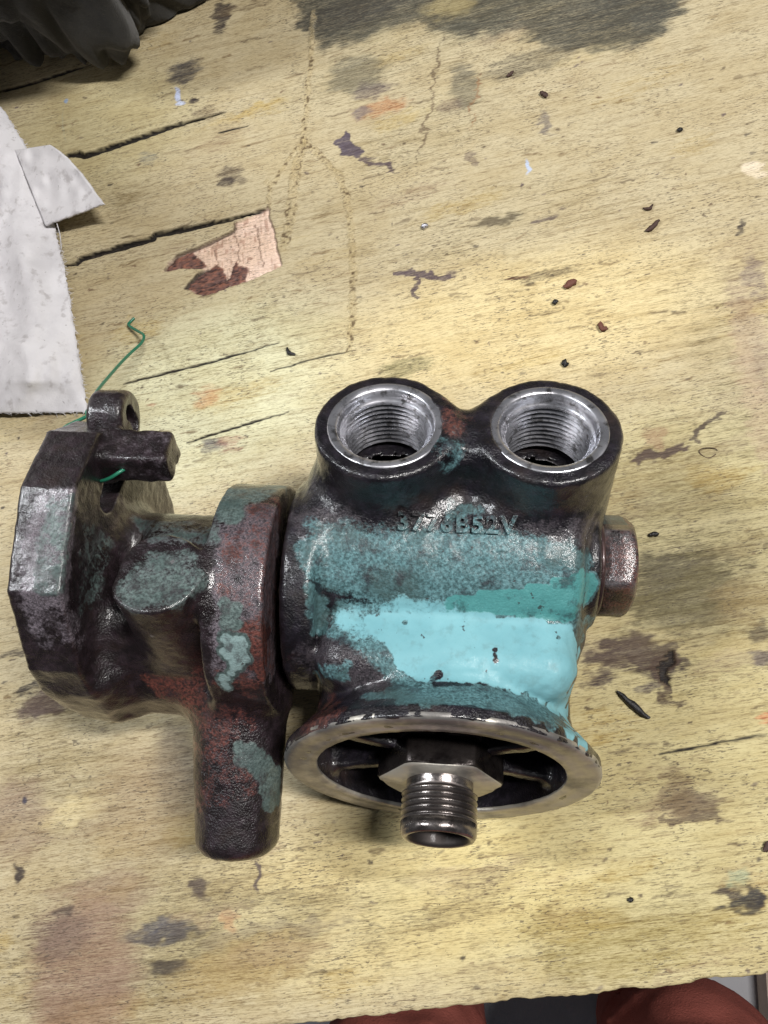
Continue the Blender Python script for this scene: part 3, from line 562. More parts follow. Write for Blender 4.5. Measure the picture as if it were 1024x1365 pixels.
#PAINT_BEGIN
PATCH_HOUSING = {'L': [(1.1, 3.3, "-2 -64 26 1 -64 26 5 -64 26 8 -63 26 11 -63 26 14 -63 26 18 -63 26 21 -63 26 24 -63 27 27 -63 27 31 -63 27 34 -62 27 37 -62 27 40 -62 27 43 -62 27 47 -62 27 50 -62 27 53 -62 27 56 -61 27 59 -61 27 63 -61 27 66 -61 27 0 -67 26 3 -67 26 6 -67 26 10 -67 26 13 -67 26 16 -67 26 19 -66 26 23 -66 26 26 -66 26 29 -66 26 32 -66 26 36 -66 27 39 -66 27 42 -66 27 45 -65 27 48 -65 27 52 -65 27 55 -65 26 58 -65 26 61 -64 26 64 -64 26 68 -64 26 71 -64 26 74 -64 26 77 -63 26 80 -63 26 83 -63 26 87 -63 26 90 -63 26 93 -63 26 96 -63 26 2 -71 26 5 -71 26 8 -71 26 12 -71 26 15 -70 26 18 -70 26 21 -70 26 24 -70 26 28 -70 26 31 -70 26 34 -70 26 37 -69 27 40 -69 27 44 -69 27 47 -69 27 50 -69 26 53 -69 26 56 -68 26 60 -68 26 63 -68 26 66 -68 26 69 -67 26 72 -67 26 75 -67 26 79 -67 26 82 -67 26 85 -67 26 88 -66 26 91 -66 26 94 -66 26 98 -66 26 101 -66 26 104 -65 25 107 -64 24 111 -63 23 7 -74 26 10 -74 26 13 -74 26 17 -74 26 20 -74 26 23 -74 26 26 -73 26 29 -73 26 33 -73 26 36 -73 26 39 -73 27 42 -73 27 45 -73 27 48 -72 26 52 -72 26 55 -72 26 58 -72 26 61 -72 26 64 -71 26 67 -71 26 71 -71 26 74 -71 26 77 -71 26 80 -70 26 83 -70 26 86 -70 26 90 -70 26 93 -70 26 96 -70 26 99 -69 26 102 -69 26 105 -69 25 109 -67 23 113 -66 21 12 -78 26 15 -78 26 18 -77 26 22 -77 26 25 -77 26 28 -77 26 31 -77 26 34 -77 26 37 -77 26 41 -76 27 44 -76 27 47 -76 26 50 -76 26 53 -76 26 56 -75 26 60 -75 26 63 -75 26 66 -75 26 69 -75 26 72 -75 26 75 -74 26 78 -74 26 82 -74 26 85 -74 26 88 -74 26 91 -73 26 94 -73 26 97 -73 26 100 -73 26 104 -73 25 107 -72 24 110 -70 22 114 -68 18 14 -81 26 17 -81 26 20 -81 26 23 -81 26 27 -81 26 30 -81 26 33 -80 26 36 -80 26 39 -80 26 42 -80 26 45 -80 26 49 -80 26 52 -79 26 55 -79 26 58 -79 26 61 -79 26 64 -79 26 67 -78 26 71 -78 26 74 -78 26 77 -78 26 80 -78 26 83 -77 26 86 -77 26 89 -77 26 92 -77 26 96 -77 26 99 -77 26 102 -76 26 105 -76 25 108 -75 24 112 -73 21 116 -70 15 16 -84 25 19 -84 25 22 -84 26 25 -84 26 28 -84 26 31 -84 26 35 -84 26 38 -84 26 41 -83 26 44 -83 26 47 -83 26 50 -83 26 53 -83 26 57 -82 26 60 -82 26 63 -82 26 66 -82 26 69 -82 26 72 -82 26 75 -81 26 78 -81 26 81 -81 26 85 -81 26 88 -81 26 91 -81 26 94 -80 26 97 -80 26 100 -80 26 103 -80 26 106 -79 25 110 -78 23 114 -75 19 119 -68 5 17 -87 24 21 -87 25 24 -87 25 27 -87 25 30 -87 25 33 -87 25 36 -87 25 39 -87 26 43 -86 26 46 -86 26 49 -86 26 52 -86 26 55 -86 25 58 -85 25 61 -85 25 64 -85 25 67 -85 25 71 -85 25 74 -85 25 77 -85 25 80 -84 26 83 -84 26 86 -84 26 89 -84 26 92 -84 26 95 -84 26 98 -83 26 101 -83 26 105 -83 25 108 -82 24 111 -80 21 116 -77 15 19 -90 23 22 -90 24 25 -90 24 29 -90 24 32 -90 24 35 -90 25 38 -90 25 41 -90 25 44 -89 25 47 -89 25 50 -89 25 54 -89 25 57 -89 24 60 -88 24 63 -88 24 66 -88 24 69 -88 24 72 -88 24 75 -88 24 78 -87 24 81 -87 25 84 -87 25 88 -87 25 91 -87 25 94 -87 25 97 -87 25 100 -86 25 103 -86 25 106 -85 24 109 -84 22 113 -83 19 24 -93 23 27 -93 24 30 -93 24 33 -93 24 37 -93 25 40 -93 25 43 -93 25 46 -93 25 49 -92 24 52 -92 24 55 -92 24 58 -91 24 61 -91 23 64 -91 23 68 -91 23 71 -90 23 74 -90 23 77 -90 23 80 -90 23 83 -90 23 86 -90 23 89 -90 23 92 -89 23 95 -89 23 98 -89 24 101 -89 23 105 -89 23 108 -88 22 111 -87 20 115 -84 15 29 -96 23 32 -96 24 35 -96 24 38 -96 24 41 -96 24 44 -96 24 47 -96 24 51 -96 24 54 -95 24 57 -95 23 60 -94 23 63 -94 22 66 -94 22 69 -93 21 72 -93 21 75 -93 21 78 -92 21 82 -92 21 85 -92 21 88 -92 21 91 -92 21 94 -92 22 97 -92 22 100 -92 22 103 -91 21 106 -91 21 110 -90 19 113 -88 16 74 -95 19 77 -95 19 80 -95 19 83 -94 19 86 -94 19 89 -94 19 92 -94 19 96 -94 19 99 -94 19 102 -94 19 105 -93 19 108 -92 18 112 -91 15 82 -97 16 85 -96 16 88 -96 16 91 -96 16 94 -96 16 97 -96 16 100 -96 17 103 -95 16 107 -95 15 110 -93 13 115 -89 4 93 -98 12 96 -97 12 99 -97 13 102 -97 13 106 -96 12 109 -95 9 114 -91 0 98 -98 7 101 -98 7 105 -97 6 108 -96 3 113 -92 -5 104 -97 -1 108 -96 -4 112 -93 -10 106 -99 -6 110 -96 -12 115 -92 -20 112 -97 -16 114 -100 -18 113 -108 -6 113 -115 3 119 -115 -5 120 -120 -1 4 -67 26 15 -63 26 46 -63 27 84 -64 26 105 -66 25 111 -78 21 118 -121 1 110 -119 10 103 -100 -2 92 -97 13 69 -95 21 47 -96 24 32 -97 24 24 -91 23 17 -79 26 8 -74 26"), (0.62, 6.5, "-8 -62 27 -4 -62 27 -1 -62 27 2 -62 27 6 -61 27 9 -61 27 -15 -66 26 -12 -66 26 -9 -65 26 -6 -65 26 -2 -65 26 1 -65 26 4 -65 26 7 -65 26 -10 -69 26 -7 -69 26 -4 -69 26 0 -69 26 3 -69 26 6 -68 26 9 -68 26 -8 -73 26 -5 -73 26 -2 -72 26 2 -72 26 5 -72 26 8 -72 26 11 -72 26 -17 -65 26 8 -59 28 11 -74 26 -6 -74 26"), (0.62, 6.5, "15 -59 29 18 -59 29 22 -58 29 25 -58 29 28 -58 29 31 -58 29 35 -58 30 38 -58 30 41 -58 30 33 -61 27 36 -61 28 40 -60 28 15 -57 31 42 -58 30 38 -61 28 15 -60 28"), ], 'T': [(1.35, 3.3, "113 -44 48 116 -42 46 121 -38 40 124 -36 37 102 -46 46 105 -46 46 108 -46 46 111 -46 46 115 -45 45 118 -43 42 123 -38 35 126 -38 34 88 -49 43 91 -49 43 94 -49 43 97 -49 43 101 -49 43 104 -49 43 107 -48 43 110 -48 43 113 -48 43 117 -47 42 121 -41 34 125 -40 31 61 -52 39 65 -52 39 68 -52 39 71 -52 40 74 -52 40 77 -51 40 80 -51 40 84 -51 40 87 -51 40 90 -51 40 93 -51 40 96 -51 41 99 -51 41 102 -51 41 105 -51 41 109 -51 41 112 -50 41 115 -50 40 119 -47 37 124 -42 29 47 -54 36 50 -54 36 54 -54 36 57 -54 36 60 -54 36 63 -54 36 66 -54 37 70 -54 37 73 -54 37 76 -53 37 79 -53 37 82 -53 37 85 -53 37 88 -53 37 92 -53 38 95 -53 38 98 -53 38 101 -53 38 104 -53 38 107 -53 38 110 -53 38 114 -52 38 117 -51 36 122 -44 26 43 -56 33 46 -56 33 49 -56 33 52 -56 33 55 -56 33 59 -56 33 62 -56 33 65 -56 34 68 -56 34 71 -56 34 74 -55 34 78 -55 34 81 -55 34 84 -55 34 87 -55 35 90 -55 35 93 -55 35 97 -55 35 100 -55 35 103 -55 35 106 -55 35 109 -55 35 112 -54 35 116 -53 34 121 -48 25 44 -58 30 48 -58 30 51 -58 30 54 -58 30 57 -58 30 60 -58 30 64 -58 30 67 -57 30 70 -57 31 73 -57 31 76 -57 31 79 -57 31 83 -57 31 86 -57 31 89 -57 32 92 -57 32 95 -57 32 98 -57 32 102 -57 32 105 -56 32 108 -56 32 111 -56 32 114 -56 32 84 -59 28 88 -59 29 91 -59 29 94 -59 29 97 -59 29 100 -58 29 103 -58 29 107 -58 29 110 -58 29 113 -58 29 44 -55 35 63 -52 39 93 -49 43 117 -40 47 123 -38 35 119 -49 34 109 -59 28 64 -58 30 48 -58 30"), (0.9, 6.5, "-32 -34 58 -29 -33 57 -26 -32 56 -23 -32 56 -19 -32 57 -16 -32 57 -13 -32 57 -10 -32 57 -6 -32 57 -3 -32 57 0 -32 57 3 -31 57 7 -31 57 10 -31 57 13 -31 57 16 -31 57 19 -31 57 23 -31 57 26 -31 57 29 -31 57 32 -30 57 35 -30 58 39 -30 58 42 -30 58 45 -30 58 48 -30 58 51 -30 58 55 -30 58 58 -30 58 61 -29 58 64 -29 58 67 -29 58 70 -29 58 74 -29 58 77 -29 58 -40 -38 58 -36 -38 58 -33 -37 57 -30 -36 56 -27 -35 55 -24 -35 55 -21 -35 55 -17 -35 55 -14 -35 55 -11 -35 55 -8 -35 55 -5 -34 55 -1 -34 55 2 -34 55 5 -34 55 8 -34 55 12 -34 55 15 -34 56 18 -34 56 21 -34 56 24 -33 56 28 -33 56 31 -33 56 34 -33 56 37 -33 56 40 -33 56 44 -33 56 47 -33 56 50 -33 56 53 -33 56 56 -32 56 59 -32 56 63 -32 56 66 -32 57 69 -32 57 72 -32 57 75 -32 57 78 -32 57 81 -32 57 85 -31 57 88 -31 57 91 -31 57 94 -31 57 -38 -41 56 -35 -40 56 -32 -39 54 -29 -38 53 -25 -38 53 -22 -38 53 -19 -38 53 -16 -37 53 -12 -37 53 -9 -37 53 -6 -37 53 -3 -37 53 0 -37 53 4 -37 54 7 -37 54 10 -37 54 13 -37 54 17 -36 54 20 -36 54 23 -36 54 26 -36 54 29 -36 54 33 -36 54 36 -36 54 39 -36 54 42 -36 54 45 -35 54 48 -35 55 52 -35 55 55 -35 55 58 -35 55 61 -35 55 64 -35 55 67 -35 55 71 -35 55 74 -35 55 77 -34 55 80 -34 55 83 -34 55 86 -34 55 89 -34 55 93 -34 55 96 -34 56 99 -34 56 102 -34 56 105 -34 56 108 -33 56 -36 -44 55 -33 -42 53 -30 -41 52 -27 -41 51 -24 -40 51 -20 -40 51 -17 -40 51 -14 -40 51 -11 -40 51 -7 -40 51 -4 -40 51 -1 -40 52 2 -40 52 5 -39 52 9 -39 52 12 -39 52 15 -39 52 18 -39 52 21 -39 52 25 -39 52 28 -39 52 31 -39 52 34 -38 52 37 -38 52 41 -38 53 44 -38 53 47 -38 53 50 -38 53 53 -38 53 56 -38 53 60 -38 53 63 -38 53 66 -37 53 69 -37 53 72 -37 53 75 -37 53 79 -37 53 82 -37 54 85 -37 54 88 -37 54 91 -37 54 94 -37 54 97 -36 54 100 -36 54 104 -36 54 107 -36 54 110 -36 54 113 -36 54 116 -35 52 121 -30 46 -34 -46 53 -31 -44 51 -28 -43 49 -25 -43 49 -22 -43 49 -19 -43 49 -15 -43 49 -12 -42 49 -9 -42 49 -6 -42 49 -3 -42 50 1 -42 50 4 -42 50 7 -42 50 10 -42 50 14 -42 50 17 -42 50 20 -41 50 23 -41 50 26 -41 50 30 -41 50 33 -41 50 36 -41 50 39 -41 51 42 -41 51 45 -41 51 49 -41 51 52 -40 51 55 -40 51 58 -40 51 61 -40 51 64 -40 51 68 -40 51 71 -40 51 74 -40 51 77 -40 52 80 -40 52 83 -39 52 86 -39 52 90 -39 52 93 -39 52 96 -39 52 99 -39 52 102 -39 52 105 -39 52 108 -39 52 111 -38 52 115 -38 51 118 -36 49 -33 -48 50 -30 -46 48 -27 -45 47 -24 -45 47 -20 -45 47 -17 -45 47 -14 -45 47 -11 -45 47 -7 -45 47 -4 -45 47 -1 -45 47 2 -44 47 6 -44 48 9 -44 48 12 -44 48 15 -44 48 18 -44 48 22 -44 48 25 -44 48 28 -44 48 31 -44 48 34 -43 48 38 -43 48 41 -43 49 44 -43 49 47 -43 49 50 -43 49 54 -43 49 57 -43 49 60 -43 49 63 -43 49 66 -42 49 69 -42 49 72 -42 49 76 -42 49 79 -42 50 82 -42 50 85 -42 50 88 -42 50 91 -42 50 94 -42 50 97 -41 50 101 -41 50 104 -41 50 107 -41 50 110 -41 50 -25 -48 44 -22 -47 44 -19 -47 45 -15 -47 45 -12 -47 45 -9 -47 45 -6 -47 45 -2 -47 45 1 -47 45 4 -47 45 7 -47 45 11 -47 45 14 -46 46 17 -46 46 20 -46 46 23 -46 46 27 -46 46 30 -46 46 33 -46 46 36 -46 46 39 -46 46 43 -46 46 46 -45 46 49 -45 47 52 -45 47 55 -45 47 58 -45 47 62 -45 47 65 -45 47 68 -45 47 71 -45 47 74 -45 47 77 -44 47 80 -44 47 84 -44 48 87 -44 48 90 -44 48 93 -44 48 96 -44 48 99 -44 48 102 -44 48 -17 -50 42 -14 -49 42 -10 -49 42 -7 -49 42 -4 -49 43 -1 -49 43 3 -49 43 6 -49 43 9 -49 43 12 -49 43 15 -49 43 19 -49 43 22 -48 43 25 -48 43 28 -48 44 31 -48 44 35 -48 44 38 -48 44 41 -48 44 44 -48 44 47 -48 44 51 -48 44 54 -47 44 57 -47 45 60 -47 45 63 -47 45 66 -47 45 70 -47 45 73 -47 45 76 -47 45 79 -47 45 82 -47 45 85 -47 45 88 -46 45 92 -46 46 95 -46 46 -6 -51 40 -2 -51 40 1 -51 40 4 -51 40 7 -51 40 11 -51 40 14 -51 41 17 -51 41 20 -51 41 24 -51 41 27 -50 41 30 -50 41 33 -50 41 36 -50 41 40 -50 41 43 -50 42 46 -50 42 49 -50 42 52 -50 42 55 -50 42 59 -50 42 62 -49 42 65 -49 42 68 -49 42 71 -49 43 74 -49 43 78 -49 43 81 -49 43 84 -49 43 87 -49 43 6 -53 38 9 -53 38 12 -53 38 16 -53 38 19 -53 38 22 -53 38 25 -53 38 28 -52 38 32 -52 38 35 -52 39 38 -52 39 41 -52 39 44 -52 39 48 -52 39 51 -52 39 54 -52 39 57 -52 39 60 -52 40 64 -52 40 67 -51 40 70 -51 40 73 -51 40 76 -51 40 17 -55 35 20 -55 35 24 -55 35 27 -55 35 30 -54 36 33 -54 36 37 -54 36 40 -54 36 43 -54 36 46 -54 36 49 -54 36 53 -54 36 56 -54 37 -35 -37 57 -12 -31 57 26 -30 58 72 -30 58 99 -33 56 116 -36 52 81 -49 42 50 -53 38 20 -54 36 -8 -50 42 -27 -45 47"), (0.5, 6.5, "-36 -28 61 -33 -27 60 -29 -26 60 -26 -26 60 -23 -26 60 -20 -26 60 -16 -26 60 -13 -26 60 -10 -26 60 -7 -26 60 -3 -26 61 0 -26 61 3 -26 61 -31 -30 59 -28 -29 58 -24 -29 58 -21 -29 58 -18 -29 58 -15 -29 58 -11 -29 58 -8 -29 59 -5 -28 59 -2 -28 59 2 -28 59 5 -28 59 8 -28 59 11 -28 59 15 -28 59 18 -28 59 21 -28 59 24 -27 59 27 -27 59 31 -27 59 34 -27 59 37 -27 59 40 -27 59 43 -27 59 47 -27 59 50 -26 59 53 -26 59 56 -26 59 29 -30 58 32 -30 58 35 -30 58 39 -30 58 42 -30 58 45 -30 58 48 -29 58 51 -29 58 55 -29 58 58 -29 58 61 -29 58 64 -29 58 67 -29 58 70 -29 58 74 -29 58 77 -28 58 80 -28 59 83 -28 59 86 -28 59 -37 -25 62 -18 -24 61 10 -26 60 56 -26 59 109 -30 58 79 -31 57 25 -30 58 -21 -31 57"), (0.85, 3.3, "-35 -58 45 -34 -59 40 -35 -63 40 -32 -59 35 -34 -63 35 -31 -60 30 -35 -67 36 -33 -63 29 -30 -61 26 -34 -67 29 -32 -64 23 -33 -66 22 -30 -66 20 -34 -71 23 -31 -68 18 -36 -57 46 -30 -58 33 -29 -68 20 -34 -72 25"), (0.68, 3.3, "-24 -92 17 -21 -93 19 -18 -93 20 -15 -93 20 -32 -87 -2 -26 -93 12 -23 -95 15 -19 -95 17 -16 -95 17 -29 -91 12 -13 -91 22 -15 -96 16 -32 -88 -5"), (0.8, 3.3, "-1 -55 35 2 -55 35 5 -55 35 9 -55 35 12 -55 35 15 -55 35 10 -57 32 14 -56 32 17 -56 32 20 -56 33 23 -56 33 26 -56 33 30 -56 33 33 -56 33 36 -56 33 39 -56 33 -10 -54 37 25 -55 35 41 -56 33 10 -57 32"), (0.86, 3.3, "13 -106 23 16 -106 25 19 -107 26 22 -107 27 25 -107 28 28 -107 28 31 -107 29 35 -107 29 38 -107 29 41 -107 29 44 -107 29 47 -106 28 50 -106 28 53 -105 27 56 -105 26 59 -104 25 62 -103 24 65 -103 23 68 -102 21 71 -101 20 -1 -108 19 2 -109 21 6 -110 24 9 -110 26 12 -111 27 15 -111 28 18 -112 30 21 -112 31 24 -112 31 27 -112 32 30 -112 32 33 -112 33 36 -112 33 39 -112 33 42 -112 33 45 -112 32 48 -111 32 51 -111 31 54 -110 31 57 -110 30 60 -109 29 63 -108 27 66 -107 26 69 -106 24 73 -105 22 76 -104 20 79 -102 17 82 -101 15 86 -100 13 20 -117 34 23 -117 35 26 -117 35 29 -117 36 32 -117 36 35 -117 36 38 -117 36 41 -117 36 44 -117 36 47 -116 36 50 -116 35 52 -115 35 55 -115 34 58 -114 33 61 -114 32 64 -113 30 68 -112 29 71 -111 27 74 -110 25 77 -109 23 80 -107 20 84 -106 17 87 -104 14 91 -102 10 94 -100 7 69 -116 32 72 -115 30 75 -114 28 78 -113 26 81 -112 24 85 -110 21 88 -109 17 92 -106 13 95 -104 8 99 -101 3 82 -116 27 86 -115 24 89 -113 21 92 -111 17 96 -109 12 100 -106 6 104 -102 -2 90 -118 24 93 -116 21 97 -114 16 101 -112 11 105 -108 4 110 -102 -9 98 -119 20 101 -117 15 105 -114 9 110 -109 -1 3 -110 23 17 -107 25 32 -104 26 61 -102 23 92 -100 9 109 -111 3 99 -120 20 78 -118 30 61 -116 34 32 -119 38"), (0.9, 6.5, "-16 -60 27 -13 -60 27 -10 -60 27 -7 -60 28 -3 -60 28 0 -60 28 3 -60 28 7 -60 28 10 -59 28 13 -59 28 16 -59 28 20 -59 28 23 -59 28 26 -59 29 29 -59 29 33 -59 29 36 -59 29 39 -58 29 42 -58 29 45 -58 29 49 -58 29 52 -58 29 55 -58 30 58 -58 30 61 -58 30 65 -58 30 68 -58 30 71 -58 30 74 -57 30 77 -57 31 81 -57 31 -18 -63 26 -15 -63 26 -11 -63 26 -8 -63 26 -5 -63 26 -1 -63 26 2 -63 26 5 -62 26 8 -62 26 12 -62 26 15 -62 26 18 -62 27 21 -62 27 25 -62 27 28 -62 27 31 -62 27 34 -61 27 37 -61 27 41 -61 27 44 -61 27 47 -61 27 50 -61 27 54 -61 27 57 -60 27 60 -60 27 63 -60 28 66 -60 28 70 -60 28 73 -60 28 76 -60 28 79 -59 28 82 -59 28 85 -59 28 89 -59 28 92 -59 28 95 -59 28 98 -59 29 101 -59 29 104 -59 29 108 -58 29 111 -58 29 114 -58 28 -19 -67 26 -16 -67 26 -13 -67 26 -9 -67 26 -6 -67 26 -3 -66 26 0 -66 26 4 -66 26 7 -66 26 10 -66 26 13 -66 26 17 -65 26 20 -65 26 23 -65 26 26 -65 26 30 -65 26 33 -65 27 36 -65 27 39 -65 27 42 -64 27 46 -64 27 49 -64 27 52 -64 27 55 -64 27 58 -63 26 62 -63 26 65 -63 26 68 -63 26 71 -63 26 74 -62 26 78 -62 26 81 -62 26 84 -62 26 87 -62 27 90 -62 27 94 -62 27 97 -62 27 100 -61 27 103 -61 27 106 -61 26 110 -60 26 113 -60 25 116 -58 23 -20 -71 25 -17 -71 26 -14 -71 26 -11 -71 26 -7 -70 26 -4 -70 26 -1 -70 26 2 -70 26 66 -66 26 70 -66 26 73 -66 26 76 -66 26 79 -66 26 82 -66 26 86 -65 26 89 -65 26 92 -65 26 95 -65 26 98 -65 26 101 -64 26 105 -64 25 108 -63 24 111 -62 23 115 -61 21 -12 -74 26 -9 -74 26 -5 -74 26 -2 -74 26 1 -74 26 4 -73 26 7 -73 26 -7 -78 26 -3 -77 26 0 -77 26 3 -77 26 6 -77 26 9 -77 26 -1 -81 26 2 -81 26 5 -81 26 8 -80 26 11 -80 26 4 -84 26 7 -84 26 10 -84 26 13 -83 26 5 -87 25 8 -87 25 12 -87 25 15 -86 25 18 -86 25 10 -89 23 13 -89 23 17 -89 24 20 -89 24 12 -92 22 15 -92 22 18 -92 23 21 -92 23 17 -95 21 20 -95 22 23 -95 23 19 -98 21 22 -98 22 25 -99 23 -14 -60 27 43 -57 30 108 -59 28 108 -67 24 43 -67 27 8 -70 26 21 -87 25 29 -97 23 19 -97 21 1 -80 26 -15 -71 26"), (0.7, 3.3, "124 -49 11 128 -47 7 117 -59 21 122 -54 13 127 -48 2 112 -64 22 116 -62 19 120 -60 15 126 -51 1 114 -66 19 118 -63 15 122 -59 8 116 -68 16 120 -64 9 118 -68 11 122 -65 -3 111 -63 22 131 -44 7"), (0.6, 3.3, "43 -10 64 47 -10 64 50 -10 64 53 -10 64 42 -14 64 45 -14 64 48 -14 64 42 -8 66 58 -11 64 42 -16 63"), (0.5, 6.5, "34 11 99 35 6 98 38 7 98 37 3 98 40 4 97 43 6 95 39 1 95 42 3 93 40 1 91 32 38 72 44 7 95 41 1 90"), ], 'R': [(0.62, 6.5, "-33 -96 -26 -26 -106 -3 -21 -110 6 -31 -108 -7 -26 -113 5 -22 -116 12 -18 -118 17 -30 -116 3 -26 -119 11 -22 -120 14 -35 -118 0 -31 -120 5 -27 -122 9 -33 -123 3 -25 -102 -6 -16 -119 19 -33 -123 4"), (0.5, 6.5, "40 44 97 41 38 98 40 33 99 43 33 98 42 28 99 45 29 98 40 24 99 43 24 99 48 29 97 40 19 99"), ], 'G': [(0.72, 6.5, "-27 -71 22 -23 -72 24 -20 -73 26 -16 -73 26 -28 -74 21 -24 -76 24 -21 -76 25 -17 -77 26 -14 -77 26 -11 -76 26 -8 -76 26 -5 -76 26 -1 -76 26 -29 -77 19 -26 -79 23 -22 -80 25 -19 -80 26 -15 -80 26 -12 -80 26 -9 -80 26 -6 -80 26 -3 -80 26 1 -79 26 4 -79 26 -27 -82 22 -23 -83 24 -20 -84 25 -17 -84 26 -14 -84 26 -10 -83 26 -7 -83 26 -4 -83 26 -1 -83 26 2 -83 26 6 -83 26 -29 -85 19 -25 -86 22 -21 -86 24 -18 -87 25 -15 -87 25 -12 -87 25 -8 -86 25 -5 -86 25 -2 -86 25 1 -86 25 4 -86 25 7 -86 25 -26 -88 20 -23 -89 22 -20 -89 23 -16 -89 23 -13 -89 23 -10 -89 23 -7 -89 24 -4 -89 24 0 -89 24 3 -89 24 6 -89 24 9 -88 24 12 -88 24 -28 -90 16 -25 -91 19 -21 -92 20 -18 -92 21 -15 -92 21 -11 -92 22 -8 -92 22 -5 -92 22 -2 -91 22 1 -91 22 4 -91 22 8 -91 22 11 -91 22 14 -91 23 -23 -94 17 -19 -94 18 -16 -94 19 -13 -94 19 -10 -94 19 -7 -94 19 -3 -94 20 0 -94 20 3 -94 20 6 -93 20 9 -93 20 13 -94 21 16 -94 21 -15 -96 16 -11 -96 16 -8 -96 16 -5 -96 17 -2 -96 17 1 -96 17 5 -96 18 8 -96 18 11 -96 19 14 -97 20 17 -97 21 21 -97 22 -28 -69 21 1 -77 26 19 -97 21 -10 -97 15 -28 -90 16"), (0.6, 3.3, "-37 -16 64 -34 -16 64 -30 -16 64 -27 -16 64 -24 -16 65 -20 -17 65 -17 -17 66 -53 -16 57 -49 -17 59 -45 -18 60 -42 -19 62 -38 -20 63 -35 -20 63 -32 -19 63 -28 -19 62 -25 -19 63 -22 -19 63 -18 -19 64 -15 -20 64 -12 -20 65 -47 -22 60 -43 -22 61 -40 -23 62 -36 -23 62 -33 -23 62 -30 -22 61 -27 -22 61 -23 -22 61 -44 -26 60 -41 -26 61 -37 -27 61 -34 -26 61 -31 -26 61 -42 -30 60 -50 -17 59 -24 -14 66 -12 -20 65 -43 -30 60"), (0.55, 3.3, "95 -21 67 98 -20 67 101 -20 67 104 -20 66 108 -20 66 111 -19 66 114 -18 65 118 -17 63 121 -14 60 126 -9 53 87 -22 63 91 -22 64 94 -22 64 97 -22 64 100 -22 64 103 -22 64 106 -22 64 109 -22 64 113 -21 63 116 -20 62 120 -18 59 124 -12 52 92 -25 62 95 -25 62 98 -25 62 102 -24 62 105 -24 62 108 -24 62 111 -24 61 114 -23 61 118 -21 59 123 -16 52 126 -14 49 94 -27 60 97 -27 60 100 -27 60 103 -27 60 106 -27 60 110 -27 60 113 -26 59 116 -25 58 120 -21 53 125 -18 48 105 -29 58 108 -29 58 111 -29 58 114 -28 57 118 -27 55 123 -21 48 126 -20 46 121 -26 48 125 -23 45 86 -21 64 124 -11 60 125 -24 45 94 -27 60"), (0.5, 6.5, "-28 -68 21 -30 -71 19 -26 -73 23 -34 -76 20 -31 -74 17 -27 -76 21 -35 -79 20 -33 -77 16 -29 -79 20 -25 -80 23 -40 -82 18 -37 -81 17 -34 -80 15 -30 -82 18 -26 -83 22 -39 -83 14 -35 -83 13 -32 -83 14 -28 -86 20 -24 -87 22 -41 -85 9 -37 -84 9 -34 -84 8 -30 -88 16 -26 -89 19 -39 -86 5 -36 -85 4 -33 -86 5 -28 -91 15 -24 -92 18 -38 -87 -1 -35 -86 -3 -30 -90 6 -26 -93 14 -41 -87 -8 -37 -87 -8 -34 -85 -10 -29 -92 4 -40 -86 -16 -37 -86 -17 -26 -68 22 -41 -83 16 -41 -86 -22 -24 -94 15"), ], }
